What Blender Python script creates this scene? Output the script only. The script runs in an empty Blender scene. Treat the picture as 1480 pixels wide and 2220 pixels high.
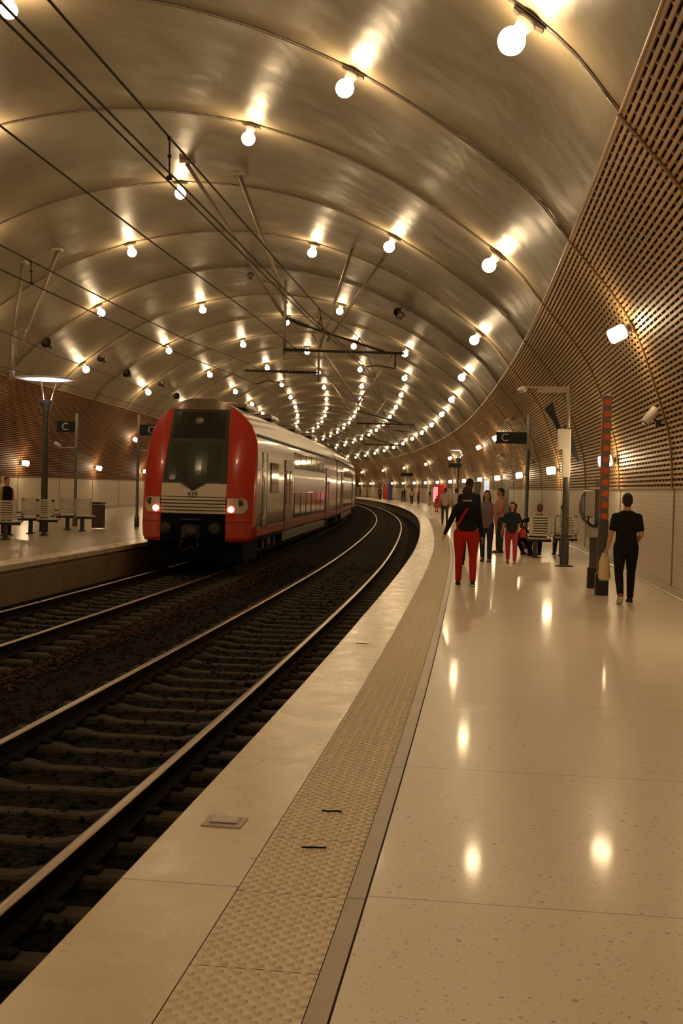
import bpy, bmesh, math, random
import numpy as np
from mathutils import Vector, Matrix
PI = math.pi
random.seed(7)
SC = bpy.context.scene
COL = SC.collection

# ------------------------------------------------------------------ camera
F_PX, PITCH, ROLL, CAM_H = 2450.61, -0.0220634, 0.024835, 1.597
cd = bpy.data.cameras.new('camera'); cam = bpy.data.objects.new('camera', cd); COL.objects.link(cam)
cd.sensor_fit = 'VERTICAL'; cd.sensor_height = 24.0; cd.sensor_width = 16.0
cd.lens = F_PX / 2220 * 24.0; cd.clip_end = 600; cd.clip_start = 0.05
cr, sr, cp, sp = math.cos(ROLL), math.sin(ROLL), math.cos(PITCH), math.sin(PITCH)
R_ = (cr, -sp * sr, cp * sr); U_ = (-sr, -sp * cr, cp * cr); F_ = (0, cp, sp)
cam.matrix_world = Matrix(((R_[0], U_[0], -F_[0], 0), (R_[1], U_[1], -F_[1], 0), (R_[2], U_[2], -F_[2], CAM_H), (0, 0, 0, 1)))
SC.camera = cam
# ------------------------------------------------------------------ world and exposure
w = bpy.data.worlds.new('world'); SC.world = w; w.use_nodes = True
w.node_tree.nodes['Background'].inputs[0].default_value = (0.02, 0.014, 0.008, 1)
w.node_tree.nodes['Background'].inputs[1].default_value = 0.3
SC.view_settings.view_transform = 'Standard'; SC.view_settings.look = 'None'
SC.view_settings.exposure = 0.08; SC.view_settings.gamma = 1.0
BULB_E, WALL_E = 100.0, 62.0
WARM = (1.0, 0.715, 0.395)
cy = SC.cycles
cy.max_bounces = 7; cy.diffuse_bounces = 4; cy.glossy_bounces = 4; cy.transmission_bounces = 2
cy.sample_clamp_indirect = 6.0; cy.use_denoising = True; cy.use_light_tree = True
cy.caustics_reflective = False; cy.caustics_refractive = False

# ------------------------------------------------------------------ the curved track line
KN = np.array([-10., 0, 8, 16, 24, 32, 42, 55, 70, 90, 120, 150, 200])
KV = np.array([0.00286802, 0.00239862, 0.00192921, 0.00061821, 0.00156134, 0.00225542, 0.00076408, 0.00107589, 0.00166372, 0.00118403, 0.00130769, 0.00145757, 0.00169087])
DS = 0.25
SS = np.arange(-30, 240, DS)
_k = np.interp(SS, KN, KV); I0 = int(30 / DS)
TH = np.cumsum(_k) * DS; TH += -0.1393165 - TH[I0]
PX = np.cumsum(-np.sin(TH)) * DS; PY = np.cumsum(np.cos(TH)) * DS
PX -= PX[I0]; PY -= PY[I0]
def th(s): return float(np.interp(s, SS, TH))
def P(s, u, z=0.0):
    t = th(s)
    return Vector((float(np.interp(s, SS, PX)) + u * math.cos(t), float(np.interp(s, SS, PY)) + u * math.sin(t), z))
CU = -8.2                                   # the vault's middle
U_EDGE, U_TL, U_TR, U_BAND = -1.466, -0.96, -0.53, -0.45
RAILS = (-2.36, -3.865, -6.06, -7.565); Z_RAIL = -0.526
U_LEDGE = -8.61
U_WALL = CU + 11.25; U_WALL_L = CU - 11.25
ARC0, ARCD, SKEW = 12.583, 6.0944, -0.03066
def arc_s(k, u): return ARC0 + ARCD * (k - 1) + SKEW * (u + 7)
# half cross-section (distance from the middle, height), floor to crown
_sv = [(11.25, 0), (11.25, 0.85), (11.25, 1.70), (11.2, 2.4), (11.05, 3.0), (10.5, 4.4), (9.52, 5.65), (8.56, 6.70), (5.98, 8.43), (3.1, 9.55), (0, 9.94)]
def _cat(pts, n=14):
    out = []
    ext = [(11.25, -0.85)] + pts + [(-3.1, 9.55)]
    for i in range(1, len(ext) - 2):
        a, b, c, d = [Vector(q) for q in ext[i - 1:i + 3]]
        for j in range(n):
            t = j / n
            out.append(0.5 * ((2 * b) + (c - a) * t + (2 * a - 5 * b + 4 * c - d) * t * t + (3 * b - a - 3 * c + d) * t ** 3))
    out.append(Vector(pts[-1]))
    return out
SEC = _cat(_sv)
SA = [0.0]
for i in range(1, len(SEC)): SA.append(SA[-1] + (SEC[i] - SEC[i - 1]).length)
SV_ = [p[0] for p in SEC]; SZ_ = [p[1] for p in SEC]
def sec(a):
    v = float(np.interp(a, SA, SV_)); z = float(np.interp(a, SA, SZ_))
    v2 = float(np.interp(a + .05, SA, SV_)); z2 = float(np.interp(a + .05, SA, SZ_))
    if a + .05 > SA[-1]: v2, z2 = v - 1, z
    t = Vector((v2 - v, z2 - z)).normalized()
    return v, z, (-t[1], t[0])          # inward normal (v, z)
def a_of_z(z): return float(np.interp(z, SZ_, SA))
A_PAN = a_of_z(1.70); A_WOOD = a_of_z(5.65); A_TOP = SA[-1]

# ------------------------------------------------------------------ mesh helpers
class MB:
    def __init__(self): self.v = []; self.f = []; self.m = []; self.uv = {}; self.mi = 0; self.smooth = False; self.sm = []
    def add(self, vs, fs, uvs=None, smooth=None):
        o = len(self.v); self.v += [tuple(q) for q in vs]
        sm = self.smooth if smooth is None else smooth
        for i, f in enumerate(fs):
            if uvs: self.uv[len(self.f)] = [uvs[j] for j in f]
            self.f.append(tuple(o + j for j in f)); self.m.append(self.mi); self.sm.append(sm)
        return self
    def box(self, c, d, M=None):
        x, y, z = d[0] / 2, d[1] / 2, d[2] / 2
        vs = [Vector((c[0] + a * x, c[1] + b * y, c[2] + e * z)) for a in (-1, 1) for b in (-1, 1) for e in (-1, 1)]
        if M is not None: vs = [M @ q for q in vs]
        return self.add(vs, [(0, 1, 3, 2), (4, 6, 7, 5), (0, 4, 5, 1), (2, 3, 7, 6), (0, 2, 6, 4), (1, 5, 7, 3)], smooth=False)
    def bbox(self, c, d, b=.01):        # box with chamfered edges
        x, y, z = d[0] / 2, d[1] / 2, d[2] / 2; b = min(b, x * .9, y * .9, z * .9)
        rings = []
        for (zz, i) in ((-z, b), (-z + b, 0), (z - b, 0), (z, b)):
            X, Y = x - i, y - i; q = b * .9
            rings.append([(c[0] + sx, c[1] + sy, c[2] + zz) for sx, sy in ((X - q, -Y), (X, -Y + q), (X, Y - q), (X - q, Y), (-X + q, Y), (-X, Y - q), (-X, -Y + q), (-X + q, -Y))])
        return self.loft(rings, True, smooth=False)
    def loft(self, rings, caps=True, closed=True, smooth=None):
        n = len(rings[0]); vs = [q for r in rings for q in r]; fs = []
        for i in range(len(rings) - 1):
            for j in range(n if closed else n - 1):
                k = (j + 1) % n
                fs.append((i * n + j, i * n + k, (i + 1) * n + k, (i + 1) * n + j))
        if caps: fs += [tuple(range(n))[::-1], tuple((len(rings) - 1) * n + j for j in range(n))]
        return self.add(vs, fs, smooth=smooth)
    def tube(self, pts, r, n=8, caps=True, flat=1.0):
        pts = [Vector(q) for q in pts]; rs = r if isinstance(r, (list, tuple)) else [r] * len(pts)
        rings = []; up = Vector((0, 0, 1)); side = None
        for i, q in enumerate(pts):
            t = (pts[min(i + 1, len(pts) - 1)] - pts[max(i - 1, 0)])
            t = t.normalized() if t.length > 1e-9 else Vector((0, 0, 1))
            if side is None:
                side = t.cross(up if abs(t.z) < .95 else Vector((0, 1, 0))).normalized()
            else:
                side = (side - t * side.dot(t)).normalized()
            v2 = side.cross(t)
            rings.append([q + side * math.cos(2 * PI * j / n) * rs[i] + v2 * math.sin(2 * PI * j / n) * rs[i] * flat for j in range(n)])
        return self.loft(rings, caps, smooth=True)
    def lathe(self, prof, n=20, c=(0, 0, 0), M=None, smooth=True):
        rings = []
        for r, z in prof:
            ring = [Vector((c[0] + max(r, 1e-4) * math.cos(2 * PI * j / n), c[1] + max(r, 1e-4) * math.sin(2 * PI * j / n), c[2] + z)) for j in range(n)]
            if M is not None: ring = [M @ q for q in ring]
            rings.append(ring)
        return self.loft(rings, True, smooth=smooth)
    def ball(self, c, r, n=12, m=8, M=None):
        if not isinstance(r, (tuple, list)): r = (r, r, r)
        rings = []
        for i in range(m + 1):
            a = -PI / 2 + PI * i / m
            a = max(-PI / 2 + .02, min(PI / 2 - .02, a))
            ring = [Vector((c[0] + r[0] * math.cos(a) * math.cos(2 * PI * j / n), c[1] + r[1] * math.cos(a) * math.sin(2 * PI * j / n), c[2] + r[2] * math.sin(a))) for j in range(n)]
            if M is not None: ring = [M @ q for q in ring]
            rings.append(ring)
        return self.loft(rings, True, smooth=True)
    def sweep(self, prof, s0, s1, step, closed=False, caps=False, smooth=False, v0=0.0):
        """profile of (u, z) carried along the track line; uv = (s, length along profile)"""
        n = max(1, int(math.ceil((s1 - s0) / step))); S_ = [s0 + (s1 - s0) * i / n for i in range(n + 1)]
        al = [v0]
        for i in range(1, len(prof)): al.append(al[-1] + math.hypot(prof[i][0] - prof[i - 1][0], prof[i][1] - prof[i - 1][1]))
        if closed: prof = list(prof) + [prof[0]]; al.append(al[-1] + .1)
        m = len(prof); vs = []; uv = []
        for s in S_:
            t = th(s); cx, cy_ = float(np.interp(s, SS, PX)), float(np.interp(s, SS, PY)); ct, st = math.cos(t), math.sin(t)
            for (u, z), a in zip(prof, al): vs.append((cx + u * ct, cy_ + u * st, z)); uv.append((s, a))
        fs = [(i * m + j, (i + 1) * m + j, (i + 1) * m + j + 1, i * m + j + 1) for i in range(n) for j in range(m - 1)]
        if caps and closed:
            fs += [tuple(range(m - 1)), tuple(n * m + j for j in range(m - 1))[::-1]]
        return self.add(vs, fs, uv, smooth)
    def mesh(self, name):
        me = bpy.data.meshes.new(name); me.from_pydata(self.v, [], self.f)
        me.polygons.foreach_set('material_index', self.m); me.polygons.foreach_set('use_smooth', self.sm)
        if self.uv:
            ul = me.uv_layers.new(name='UVMap'); data = np.zeros(len(me.loops) * 2)
            for i, p in enumerate(me.polygons):
                q = self.uv.get(i)
                if q:
                    for j, li in enumerate(p.loop_indices): data[2 * li] = q[j][0]; data[2 * li + 1] = q[j][1]
            ul.data.foreach_set('uv', data)
        me.validate(); me.update()
        return me
def obj(name, mb, mats, parent=None, fixn=True):
    me = mb.mesh(name)
    if fixn and not mb.uv:
        bm = bmesh.new(); bm.from_mesh(me); bmesh.ops.recalc_face_normals(bm, faces=bm.faces); bm.to_mesh(me); bm.free()
    for m in (mats if isinstance(mats, (list, tuple)) else [mats]): me.materials.append(m)
    o = bpy.data.objects.new(name, me); COL.objects.link(o)
    if parent: o.parent = parent
    return o
def tag(o, label=None, cat=None, group=None, kind=None):
    if label: o['label'] = label
    if cat: o['category'] = cat
    if group: o['group'] = group
    if kind: o['kind'] = kind
    return o
def struct(name, mb, m): return tag(obj(name, mb, m), kind='structure')
def thing(name, label, cat, s=0, u=0, z=0, rot=0, group=None, loc=None):
    o = bpy.data.objects.new(name, None); COL.objects.link(o); o.empty_display_size = .2
    if loc is not None: o.location = loc; o.rotation_euler = (0, 0, rot)
    else: o.location = P(s, u, z); o.rotation_euler = (0, 0, th(s) + rot)
    return tag(o, label, cat, group)
def dup(root, loc=None, rot=None, mat=None, label=None, group=None):
    def cp_(o, par):
        c = o.copy(); COL.objects.link(c); c.parent = par
        for ch in list(o.children): cp_(ch, c)
        return c
    r = cp_(root, None)
    if mat is not None: r.matrix_world = mat
    if loc is not None: r.location = loc
    if rot is not None: r.rotation_euler = (0, 0, rot)
    if label: r['label'] = label
    if group: r['group'] = group
    return r
def text(name, body, size, M, mat, parent, ext=.004):
    c = bpy.data.curves.new(name, 'FONT'); c.body = body; c.size = size; c.extrude = ext; c.align_x = 'CENTER'; c.align_y = 'CENTER'
    c.materials.append(mat); q = bpy.data.objects.new(name, c); COL.objects.link(q); bpy.context.view_layer.update()
    me = bpy.data.meshes.new_from_object(q.evaluated_get(bpy.context.evaluated_depsgraph_get())); bpy.data.objects.remove(q)
    o = bpy.data.objects.new(name, me); COL.objects.link(o); o.parent = parent; o.matrix_local = M
    return o
def ordinal(n):
    w_ = ['zeroth', 'first', 'second', 'third', 'fourth', 'fifth', 'sixth', 'seventh', 'eighth', 'ninth', 'tenth', 'eleventh', 'twelfth', 'thirteenth', 'fourteenth', 'fifteenth', 'sixteenth', 'seventeenth', 'eighteenth', 'nineteenth', 'twentieth']
    return w_[n] if n <= 20 else 'twenty-' + w_[n - 20] if n < 30 else ('thirtieth' if n == 30 else 'thirty-' + w_[n - 30])

# ------------------------------------------------------------------ materials
def lin(r, g, b):
    f = lambda c: (c / 255 / 12.92) if c / 255 <= .04045 else ((c / 255 + .055) / 1.055) ** 2.4
    return (f(r), f(g), f(b), 1)
def mat(name, col, rough=.5, metal=0.0, spec=.5, noise=None, bump=None, emit=None, coat=0.0, uv=False, rvar=None):
    """noise=(scale xyz, amount, second colour); bump=(scale xyz, strength, distance)"""
    m = bpy.data.materials.new(name); m.use_nodes = True; nt = m.node_tree; b = nt.nodes['Principled BSDF']
    c = tuple(col[:3]) + (1,)
    b.inputs['Base Color'].default_value = c; b.inputs['Roughness'].default_value = rough
    b.inputs['Metallic'].default_value = metal; b.inputs['Specular IOR Level'].default_value = spec
    if coat: b.inputs['Coat Weight'].default_value = coat; b.inputs['Coat Roughness'].default_value = .08
    tc = nt.nodes.new('ShaderNodeTexCoord')
    def nz(scale, detail=5):
        mp = nt.nodes.new('ShaderNodeMapping'); mp.inputs['Scale'].default_value = scale
        nt.links.new(tc.outputs['UV' if uv else 'Object'], mp.inputs['Vector'])
        n = nt.nodes.new('ShaderNodeTexNoise'); n.inputs['Scale'].default_value = 1; n.inputs['Detail'].default_value = detail
        nt.links.new(mp.outputs[0], n.inputs['Vector']); return n
    if noise is None: noise = ((6, 6, 6), .12, tuple(x * .7 for x in c[:3]))
    n = nz(noise[0]); r = nt.nodes.new('ShaderNodeValToRGB')
    r.color_ramp.elements[0].position = .5 - .22; r.color_ramp.elements[1].position = .5 + .22
    c2 = tuple(noise[2][:3]) + (1,)
    mx = nt.nodes.new('ShaderNodeMix'); mx.data_type = 'RGBA'
    nt.links.new(n.outputs['Fac'], r.inputs[0])
    mm = nt.nodes.new('ShaderNodeMath'); mm.operation = 'MULTIPLY'; mm.inputs[1].default_value = noise[1]
    nt.links.new(r.outputs[0], mm.inputs[0]); nt.links.new(mm.outputs[0], mx.inputs['Factor'])
    mx.inputs['A'].default_value = c; mx.inputs['B'].default_value = c2
    nt.links.new(mx.outputs['Result'], b.inputs['Base Color'])
    if rvar:
        n3 = nz(rvar[0]); mr = nt.nodes.new('ShaderNodeMapRange'); mr.inputs['From Min'].default_value = .3; mr.inputs['From Max'].default_value = .7
        mr.inputs['To Min'].default_value = rvar[1]; mr.inputs['To Max'].default_value = rvar[2]
        nt.links.new(n3.outputs['Fac'], mr.inputs[0]); nt.links.new(mr.outputs[0], b.inputs['Roughness'])
    if bump:
        n2 = nz(bump[0]); bp = nt.nodes.new('ShaderNodeBump'); bp.inputs['Strength'].default_value = bump[1]; bp.inputs['Distance'].default_value = bump[2]
        nt.links.new(n2.outputs['Fac'], bp.inputs['Height']); nt.links.new(bp.outputs[0], b.inputs['Normal'])
    if emit:
        b.inputs['Emission Color'].default_value = tuple(emit[:3]) + (1,); b.inputs['Emission Strength'].default_value = emit[3]
    m['_'] = 1
    return m
def joints(m, spacing, offset, width, dark, axis=0, spacing2=None, offset2=0):
    """thin dark joint lines across a swept surface, every `spacing` metres of uv axis"""
    nt = m.node_tree; b = nt.nodes['Principled BSDF']; src = b.inputs['Base Color'].links[0].from_socket
    tc = nt.nodes.new('ShaderNodeTexCoord'); sx = nt.nodes.new('ShaderNodeSeparateXYZ'); nt.links.new(tc.outputs['UV'], sx.inputs[0])
    prev = None
    for ax, sp_, of in ((axis, spacing, offset),) + (((1 - axis, spacing2, offset2),) if spacing2 else ()):
        a = nt.nodes.new('ShaderNodeMath'); a.operation = 'SUBTRACT'; a.inputs[1].default_value = of; nt.links.new(sx.outputs[ax], a.inputs[0])
        q = nt.nodes.new('ShaderNodeMath'); q.operation = 'PINGPONG'; q.inputs[1].default_value = sp_ / 2; nt.links.new(a.outputs[0], q.inputs[0])
        l = nt.nodes.new('ShaderNodeMath'); l.operation = 'LESS_THAN'; l.inputs[1].default_value = width / 2; nt.links.new(q.outputs[0], l.inputs[0])
        if prev is None: prev = l.outputs[0]
        else:
            mxm = nt.nodes.new('ShaderNodeMath'); mxm.operation = 'MAXIMUM'; nt.links.new(prev, mxm.inputs[0]); nt.links.new(l.outputs[0], mxm.inputs[1]); prev = mxm.outputs[0]
    mx = nt.nodes.new('ShaderNodeMix'); mx.data_type = 'RGBA'; nt.links.new(prev, mx.inputs['Factor']); nt.links.new(src, mx.inputs['A'])
    mx.inputs['B'].default_value = tuple(dark) + (1,); nt.links.new(mx.outputs['Result'], b.inputs['Base Color'])
    return m
def flecks(m, scale, thr, col, stretch=(1, 1, 1)):
    nt = m.node_tree; b = nt.nodes['Principled BSDF']; src = b.inputs['Base Color'].links[0].from_socket
    tc = nt.nodes.new('ShaderNodeTexCoord'); mp = nt.nodes.new('ShaderNodeMapping'); mp.inputs['Scale'].default_value = stretch; nt.links.new(tc.outputs['Object'], mp.inputs[0])
    v = nt.nodes.new('ShaderNodeTexVoronoi'); v.inputs['Scale'].default_value = scale; nt.links.new(mp.outputs[0], v.inputs['Vector'])
    sp2 = nt.nodes.new('ShaderNodeSeparateColor'); nt.links.new(v.outputs['Color'], sp2.inputs[0])
    mu = nt.nodes.new('ShaderNodeMath'); mu.operation = 'MULTIPLY'; mu.inputs[1].default_value = thr; nt.links.new(sp2.outputs[0], mu.inputs[0])
    po = nt.nodes.new('ShaderNodeMath'); po.operation = 'POWER'; po.inputs[1].default_value = 4; nt.links.new(sp2.outputs[0], po.inputs[0])
    mu2 = nt.nodes.new('ShaderNodeMath'); mu2.operation = 'MULTIPLY'; mu2.inputs[1].default_value = thr; nt.links.new(po.outputs[0], mu2.inputs[0])
    l = nt.nodes.new('ShaderNodeMath'); l.operation = 'LESS_THAN'; nt.links.new(v.outputs['Distance'], l.inputs[0]); nt.links.new(mu2.outputs[0], l.inputs[1])
    mx = nt.nodes.new('ShaderNodeMix'); mx.data_type = 'RGBA'; nt.links.new(l.outputs[0], mx.inputs['Factor']); nt.links.new(src, mx.inputs['A'])
    mx.inputs['B'].default_value = tuple(col) + (1,); nt.links.new(mx.outputs['Result'], b.inputs['Base Color'])
    return m
M = {}
M['concrete'] = mat('vault_concrete', (.295, .24, .157), .45, 0, .55, noise=((.9, .35, 1), .65, (.205, .168, .11)), bump=((2.4, 4.5, 1), .55, .02), uv=True, rvar=((1.6, 1.0, 1), .36, .52))
_nt = M['concrete'].node_tree; _tg = _nt.nodes.new('ShaderNodeTangent'); _tg.direction_type = 'UV_MAP'; _tg.uv_map = 'UVMap'
_nt.links.new(_tg.outputs[0], _nt.nodes['Principled BSDF'].inputs['Tangent'])
_nt.nodes['Principled BSDF'].inputs['Anisotropic'].default_value = .45; _nt.nodes['Principled BSDF'].inputs['Anisotropic Rotation'].default_value = 0.0
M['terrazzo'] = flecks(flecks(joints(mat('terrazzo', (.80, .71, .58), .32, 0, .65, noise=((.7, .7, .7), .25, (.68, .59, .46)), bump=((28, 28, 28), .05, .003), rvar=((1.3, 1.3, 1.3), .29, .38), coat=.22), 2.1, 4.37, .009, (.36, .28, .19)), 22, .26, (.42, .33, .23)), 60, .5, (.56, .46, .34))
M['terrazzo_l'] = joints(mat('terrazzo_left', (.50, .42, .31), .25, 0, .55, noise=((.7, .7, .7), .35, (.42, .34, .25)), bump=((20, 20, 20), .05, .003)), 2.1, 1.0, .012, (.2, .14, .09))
M['coping'] = joints(mat('coping_stone', (.76, .65, .48), .28, 0, .55, noise=((3.5, 3.5, 3.5), .22, (.60, .50, .35)), bump=((9, 9, 9), .08, .006), rvar=((4, 4, 4), .22, .34)), 2.1, 4.37, .009, (.22, .16, .10))
M['tactile'] = joints(mat('tactile_stone', (.80, .70, .54), .33, 0, .5, noise=((5, 5, 5), .35, (.68, .58, .44))), .70, 4.33, .009, (.12, .085, .05))
M['band'] = joints(mat('channel_stone', (.46, .37, .27), .38, 0, .5, noise=((4, 4, 4), .6, (.30, .24, .17))), 2.1, 4.33, .012, (.07, .05, .035))
M['joint'] = mat('joint_filler', (.10, .07, .05), .8)
M['platform_side'] = joints(mat('platform_side_concrete', (.26, .20, .13), .8, noise=((2, 2, 2), .6, (.15, .11, .07))), 2.1, 0, .02, (.06, .04, .03))
M['ballast'] = mat('ballast_stone', (.018, .015, .011), .9, 0, .1, noise=((9, 9, 9), .9, (.006, .005, .004)), bump=((16, 16, 16), 1.0, .12))
M['rock'] = mat('loose_stone', (.022, .018, .014), .9, 0, .1, noise=((5, 5, 5), .9, (.008, .006, .005)))
M['rustrock'] = mat('rusty_stone', (.085, .036, .015), .9, 0, .2, noise=((5, 5, 5), .9, (.05, .03, .018)))
M['sleeper'] = mat('sleeper_concrete', (.078, .064, .045), .85, 0, .15, noise=((6, 6, 6), .8, (.03, .025, .018)), bump=((30, 30, 30), .3, .01))
M['rail_top'] = mat('polished_rail_steel', (.30, .235, .175), .3, 1.0, noise=((3, 3, 3), .4, (.26, .19, .14)))
M['rail_side'] = mat('rusty_rail_steel', (.010, .0065, .005), .85, 0, .1, noise=((10, 10, 10), .5, (.03, .02, .014)))
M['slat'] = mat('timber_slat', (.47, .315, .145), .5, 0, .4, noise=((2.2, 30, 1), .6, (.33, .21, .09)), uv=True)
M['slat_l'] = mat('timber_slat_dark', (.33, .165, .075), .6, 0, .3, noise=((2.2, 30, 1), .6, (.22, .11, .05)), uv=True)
M['backing'] = mat('timber_backing', (.07, .038, .017), .8, 0, .2)
M['rib'] = mat('timber_rib', (.14, .07, .027), .6, 0, .3)
M['panel'] = joints(mat('wall_panel', (.62, .55, .45), .42, 0, .45, noise=((1.2, 9, 1), .4, (.54, .47, .37)), uv=True), .30, 0, .008, (.44, .37, .28), 0, .075, 0)
M['panel_edge'] = mat('panel_joint', (.20, .16, .115), .6)
M['skirt'] = mat('skirting_metal', (.42, .36, .28), .3, .7)
M['conduit'] = mat('conduit_paint', (.36, .31, .27), .26, .75)
M['fixture'] = mat('lamp_fitting_grey', (.35, .30, .27), .45, .2)
M['fix_dark'] = mat('lamp_plate_dark', (.07, .05, .04), .5, .3)
M['bulb'] = mat('lit_opal_glass', (.9, .85, .75), .3, emit=WARM + (BULB_E,))
M['bulb_w'] = mat('lit_wall_glass', (.9, .85, .75), .3, emit=WARM + (WALL_E,))
M['bulb_off'] = mat('unlit_opal_glass', (.16, .14, .12), .25)
M['wire'] = mat('wire_dark', (.03, .018, .012), .6, .4)
M['steel'] = mat('galvanised_tube', (.34, .28, .22), .45, .4)
M['dark_steel'] = mat('dark_steel', (.045, .035, .028), .5, .5)
M['post'] = mat('post_grey_paint', (.105, .10, .09), .4, .3)
M['post_light'] = mat('post_light_paint', (.42, .40, .37), .4, .1)
M['post_base'] = mat('black_base_paint', (.018, .02, .022), .45, .1)
M['white'] = mat('white_paint', (.72, .68, .60), .35)
M['orange'] = mat('orange_band', (.75, .13, .012), .5, noise=((8, 8, 8), .2, (.6, .1, .01)))
M['greyband'] = mat('grey_band', (.16, .14, .115), .5)
M['reddim'] = mat('red_strip', (.45, .09, .05), .5)
M['sign'] = mat('sign_dark_blue', (.007, .012, .016), .5, 0, .3)
M['sign_txt'] = mat('sign_lettering', (.55, .55, .52), .5)
M['bench'] = mat('bench_metal', (.50, .45, .38), .38, .55)
M['bench_dark'] = mat('bench_underframe', (.035, .04, .038), .5, .3)
M['bin'] = mat('bin_brown', (.10, .06, .04), .5, .2)
M['black'] = mat('black_rubber', (.004, .004, .004), .8, 0, .15)
M['screen_pale'] = mat('lit_display', (.3, .4, .5), .3, emit=(.45, .62, .85, .55))
M['machine_red'] = mat('machine_red', (.55, .03, .02), .35)
M['machine_lit'] = mat('machine_lit_front', (.8, .3, .35), .3, emit=(1.0, .30, .34, .9))
M['blue'] = mat('banner_blue', (.03, .07, .35), .4)
M['disc'] = mat('reflector_disc', (.80, .80, .86), .35)
M['spot_on'] = mat('spot_lens_lit', (.9, .9, .9), .3, emit=(1.0, .93, 1.0, 420))
# train
M['red'] = mat('train_red', (.54, .040, .020), .28, 0, .5, coat=.4, noise=((1.5, 1.5, 1.5), .3, (.44, .032, .017)))
M['silver'] = mat('train_grey', (.27, .23, .18), .24, .45, noise=((.8, .8, 3), .4, (.21, .175, .135)), coat=.3)
M['roof'] = mat('train_roof', (.22, .17, .115), .28, .5)
M['tglass'] = mat('train_glass', (.02, .024, .018), .08, 0, .7, noise=((1, 1, 1), .3, (.035, .04, .03)))
M['tglass2'] = mat('train_windscreen', (.045, .055, .042), .1, 0, .7, noise=((1.3, 1.3, 1.3), .5, (.03, .035, .03)))
M['tdark'] = mat('train_dark_trim', (.022, .020, .016), .45)
M['twhite'] = mat('train_cream', (.62, .54, .42), .4)
M['tlamp'] = mat('tail_lamp_lit', (.9, .5, .4), .3, emit=(1.0, .32, .24, 22))
M['tlamp_rim'] = mat('tail_lamp_rim', (.8, .10, .06), .3, emit=(1.0, .12, .06, 1.2))
M['door_red'] = mat('train_door_red', (.16, .025, .018), .35)
M['skirt_t'] = mat('train_skirt', (.20, .16, .11), .45)
M['lens'] = mat('lamp_lens_dark', (.08, .06, .05), .15)
M['pinkband'] = mat('train_purple_band', (.20, .085, .10), .3)

# ================================================================== THE SETTING
S0, S1 = -22.0, 208.0
# right platform
e = .004
mb = MB(); mb.sweep([(U_BAND + e, 0), (U_WALL, 0)], S0, S1, 1.0); struct('floor', mb, M['terrazzo'])
mb = MB(); mb.sweep([(U_EDGE + .02, -.10), (U_EDGE, -.085), (U_EDGE, -.02), (U_EDGE + .02, 0), (U_TL - e, 0)], S0, S1, 1.0); struct('platform_coping', mb, M['coping'])
mb = MB(); mb.sweep([(U_TR + e, .002), (U_BAND - e, .002)], S0, S1, 1.0); struct('channel_strip', mb, M['band'])
mb = MB(); mb.sweep([(U_TL - .02, -.006), (U_TL + .01, -.006)], S0, S1, 1.0); mb.sweep([(U_TR - .02, -.006), (U_TR + .02, -.006)], S0, S1, 1.0); mb.sweep([(U_BAND - .02, -.006), (U_BAND + .02, -.006)], S0, S1, 1.0)
struct('joint_lines', mb, M['joint'])
mb = MB(); mb.sweep([(U_TL, 0), (U_TR, 0)], S0, S1, 1.0)
ncol = 7; cw = (U_TR - U_TL) / ncol; s = 3.0; row = 0
pr = [(.0165, .0), (.0145, .0045), (.009, .0075)]
while s < 62:
    nn = 8 if s < 12 else 6
    for c in range(ncol):
        u = U_TL + cw * (c + (.28 if row % 2 else .72)); q = P(s, u, 0)
        rr = [[(q.x + r * math.cos(2 * PI * j / nn), q.y + r * math.sin(2 * PI * j / nn), z) for j in range(nn)] for r, z in pr]
        vs = [p_ for r_ in rr for p_ in r_]; fs = []
        for i in range(2):
            for j in range(nn): k = (j + 1) % nn; fs.append((i * nn + j, i * nn + k, (i + 1) * nn + k, (i + 1) * nn + j))
        fs.append(tuple(2 * nn + j for j in range(nn)))
        mb.add(vs, fs, [(4.68, 0.2)] * len(vs), True)
    s += .033 if s < 25 else .066; row += 1
struct('tactile_paving', mb, M['tactile'])
mb = MB(); mb.sweep([(U_EDGE + .12, -1.0), (U_EDGE + .12, -.10), (U_EDGE + .02, -.10)], S0, S1, 1.5); struct('platform_side', mb, M['platform_side'])
# left platform
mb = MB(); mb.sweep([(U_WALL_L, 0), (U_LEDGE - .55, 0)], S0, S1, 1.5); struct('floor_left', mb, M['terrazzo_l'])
mb = MB(); mb.sweep([(U_LEDGE - .55, 0), (U_LEDGE, 0), (U_LEDGE, -.10), (U_LEDGE - .05, -.12)], S0, S1, 1.5); struct('coping_left', mb, M['coping'])
mb = MB(); mb.sweep([(U_LEDGE - .05, -.12), (U_LEDGE - .05, -.17), (U_LEDGE, -.19), (U_LEDGE, -1.0)], S0, S1, 1.5); struct('platform_side_left', mb, M['platform_side'])
# track bed
mb = MB(); prof = []
for i in range(36):
    u = U_LEDGE + (U_EDGE + .12 - U_LEDGE) * i / 35
    prof.append((u, -.752 - .010 * math.sin(i * .9)))
mb.sweep(prof, S0, S1, .8); struct('ballast_bed', mb, M['ballast'])
# ceiling vault
prof = []
NA = 40
for i in range(NA + 1):
    v, z, n = sec(A_WOOD + (A_TOP - A_WOOD) * i / NA); prof.append((CU + v, z))
prof += [(2 * CU - u, z) for u, z in prof[::-1][1:]]
mb = MB(); mb.sweep(prof, S0, S1, 1.5, smooth=True); struct('ceiling', mb, M['concrete'])
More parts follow.
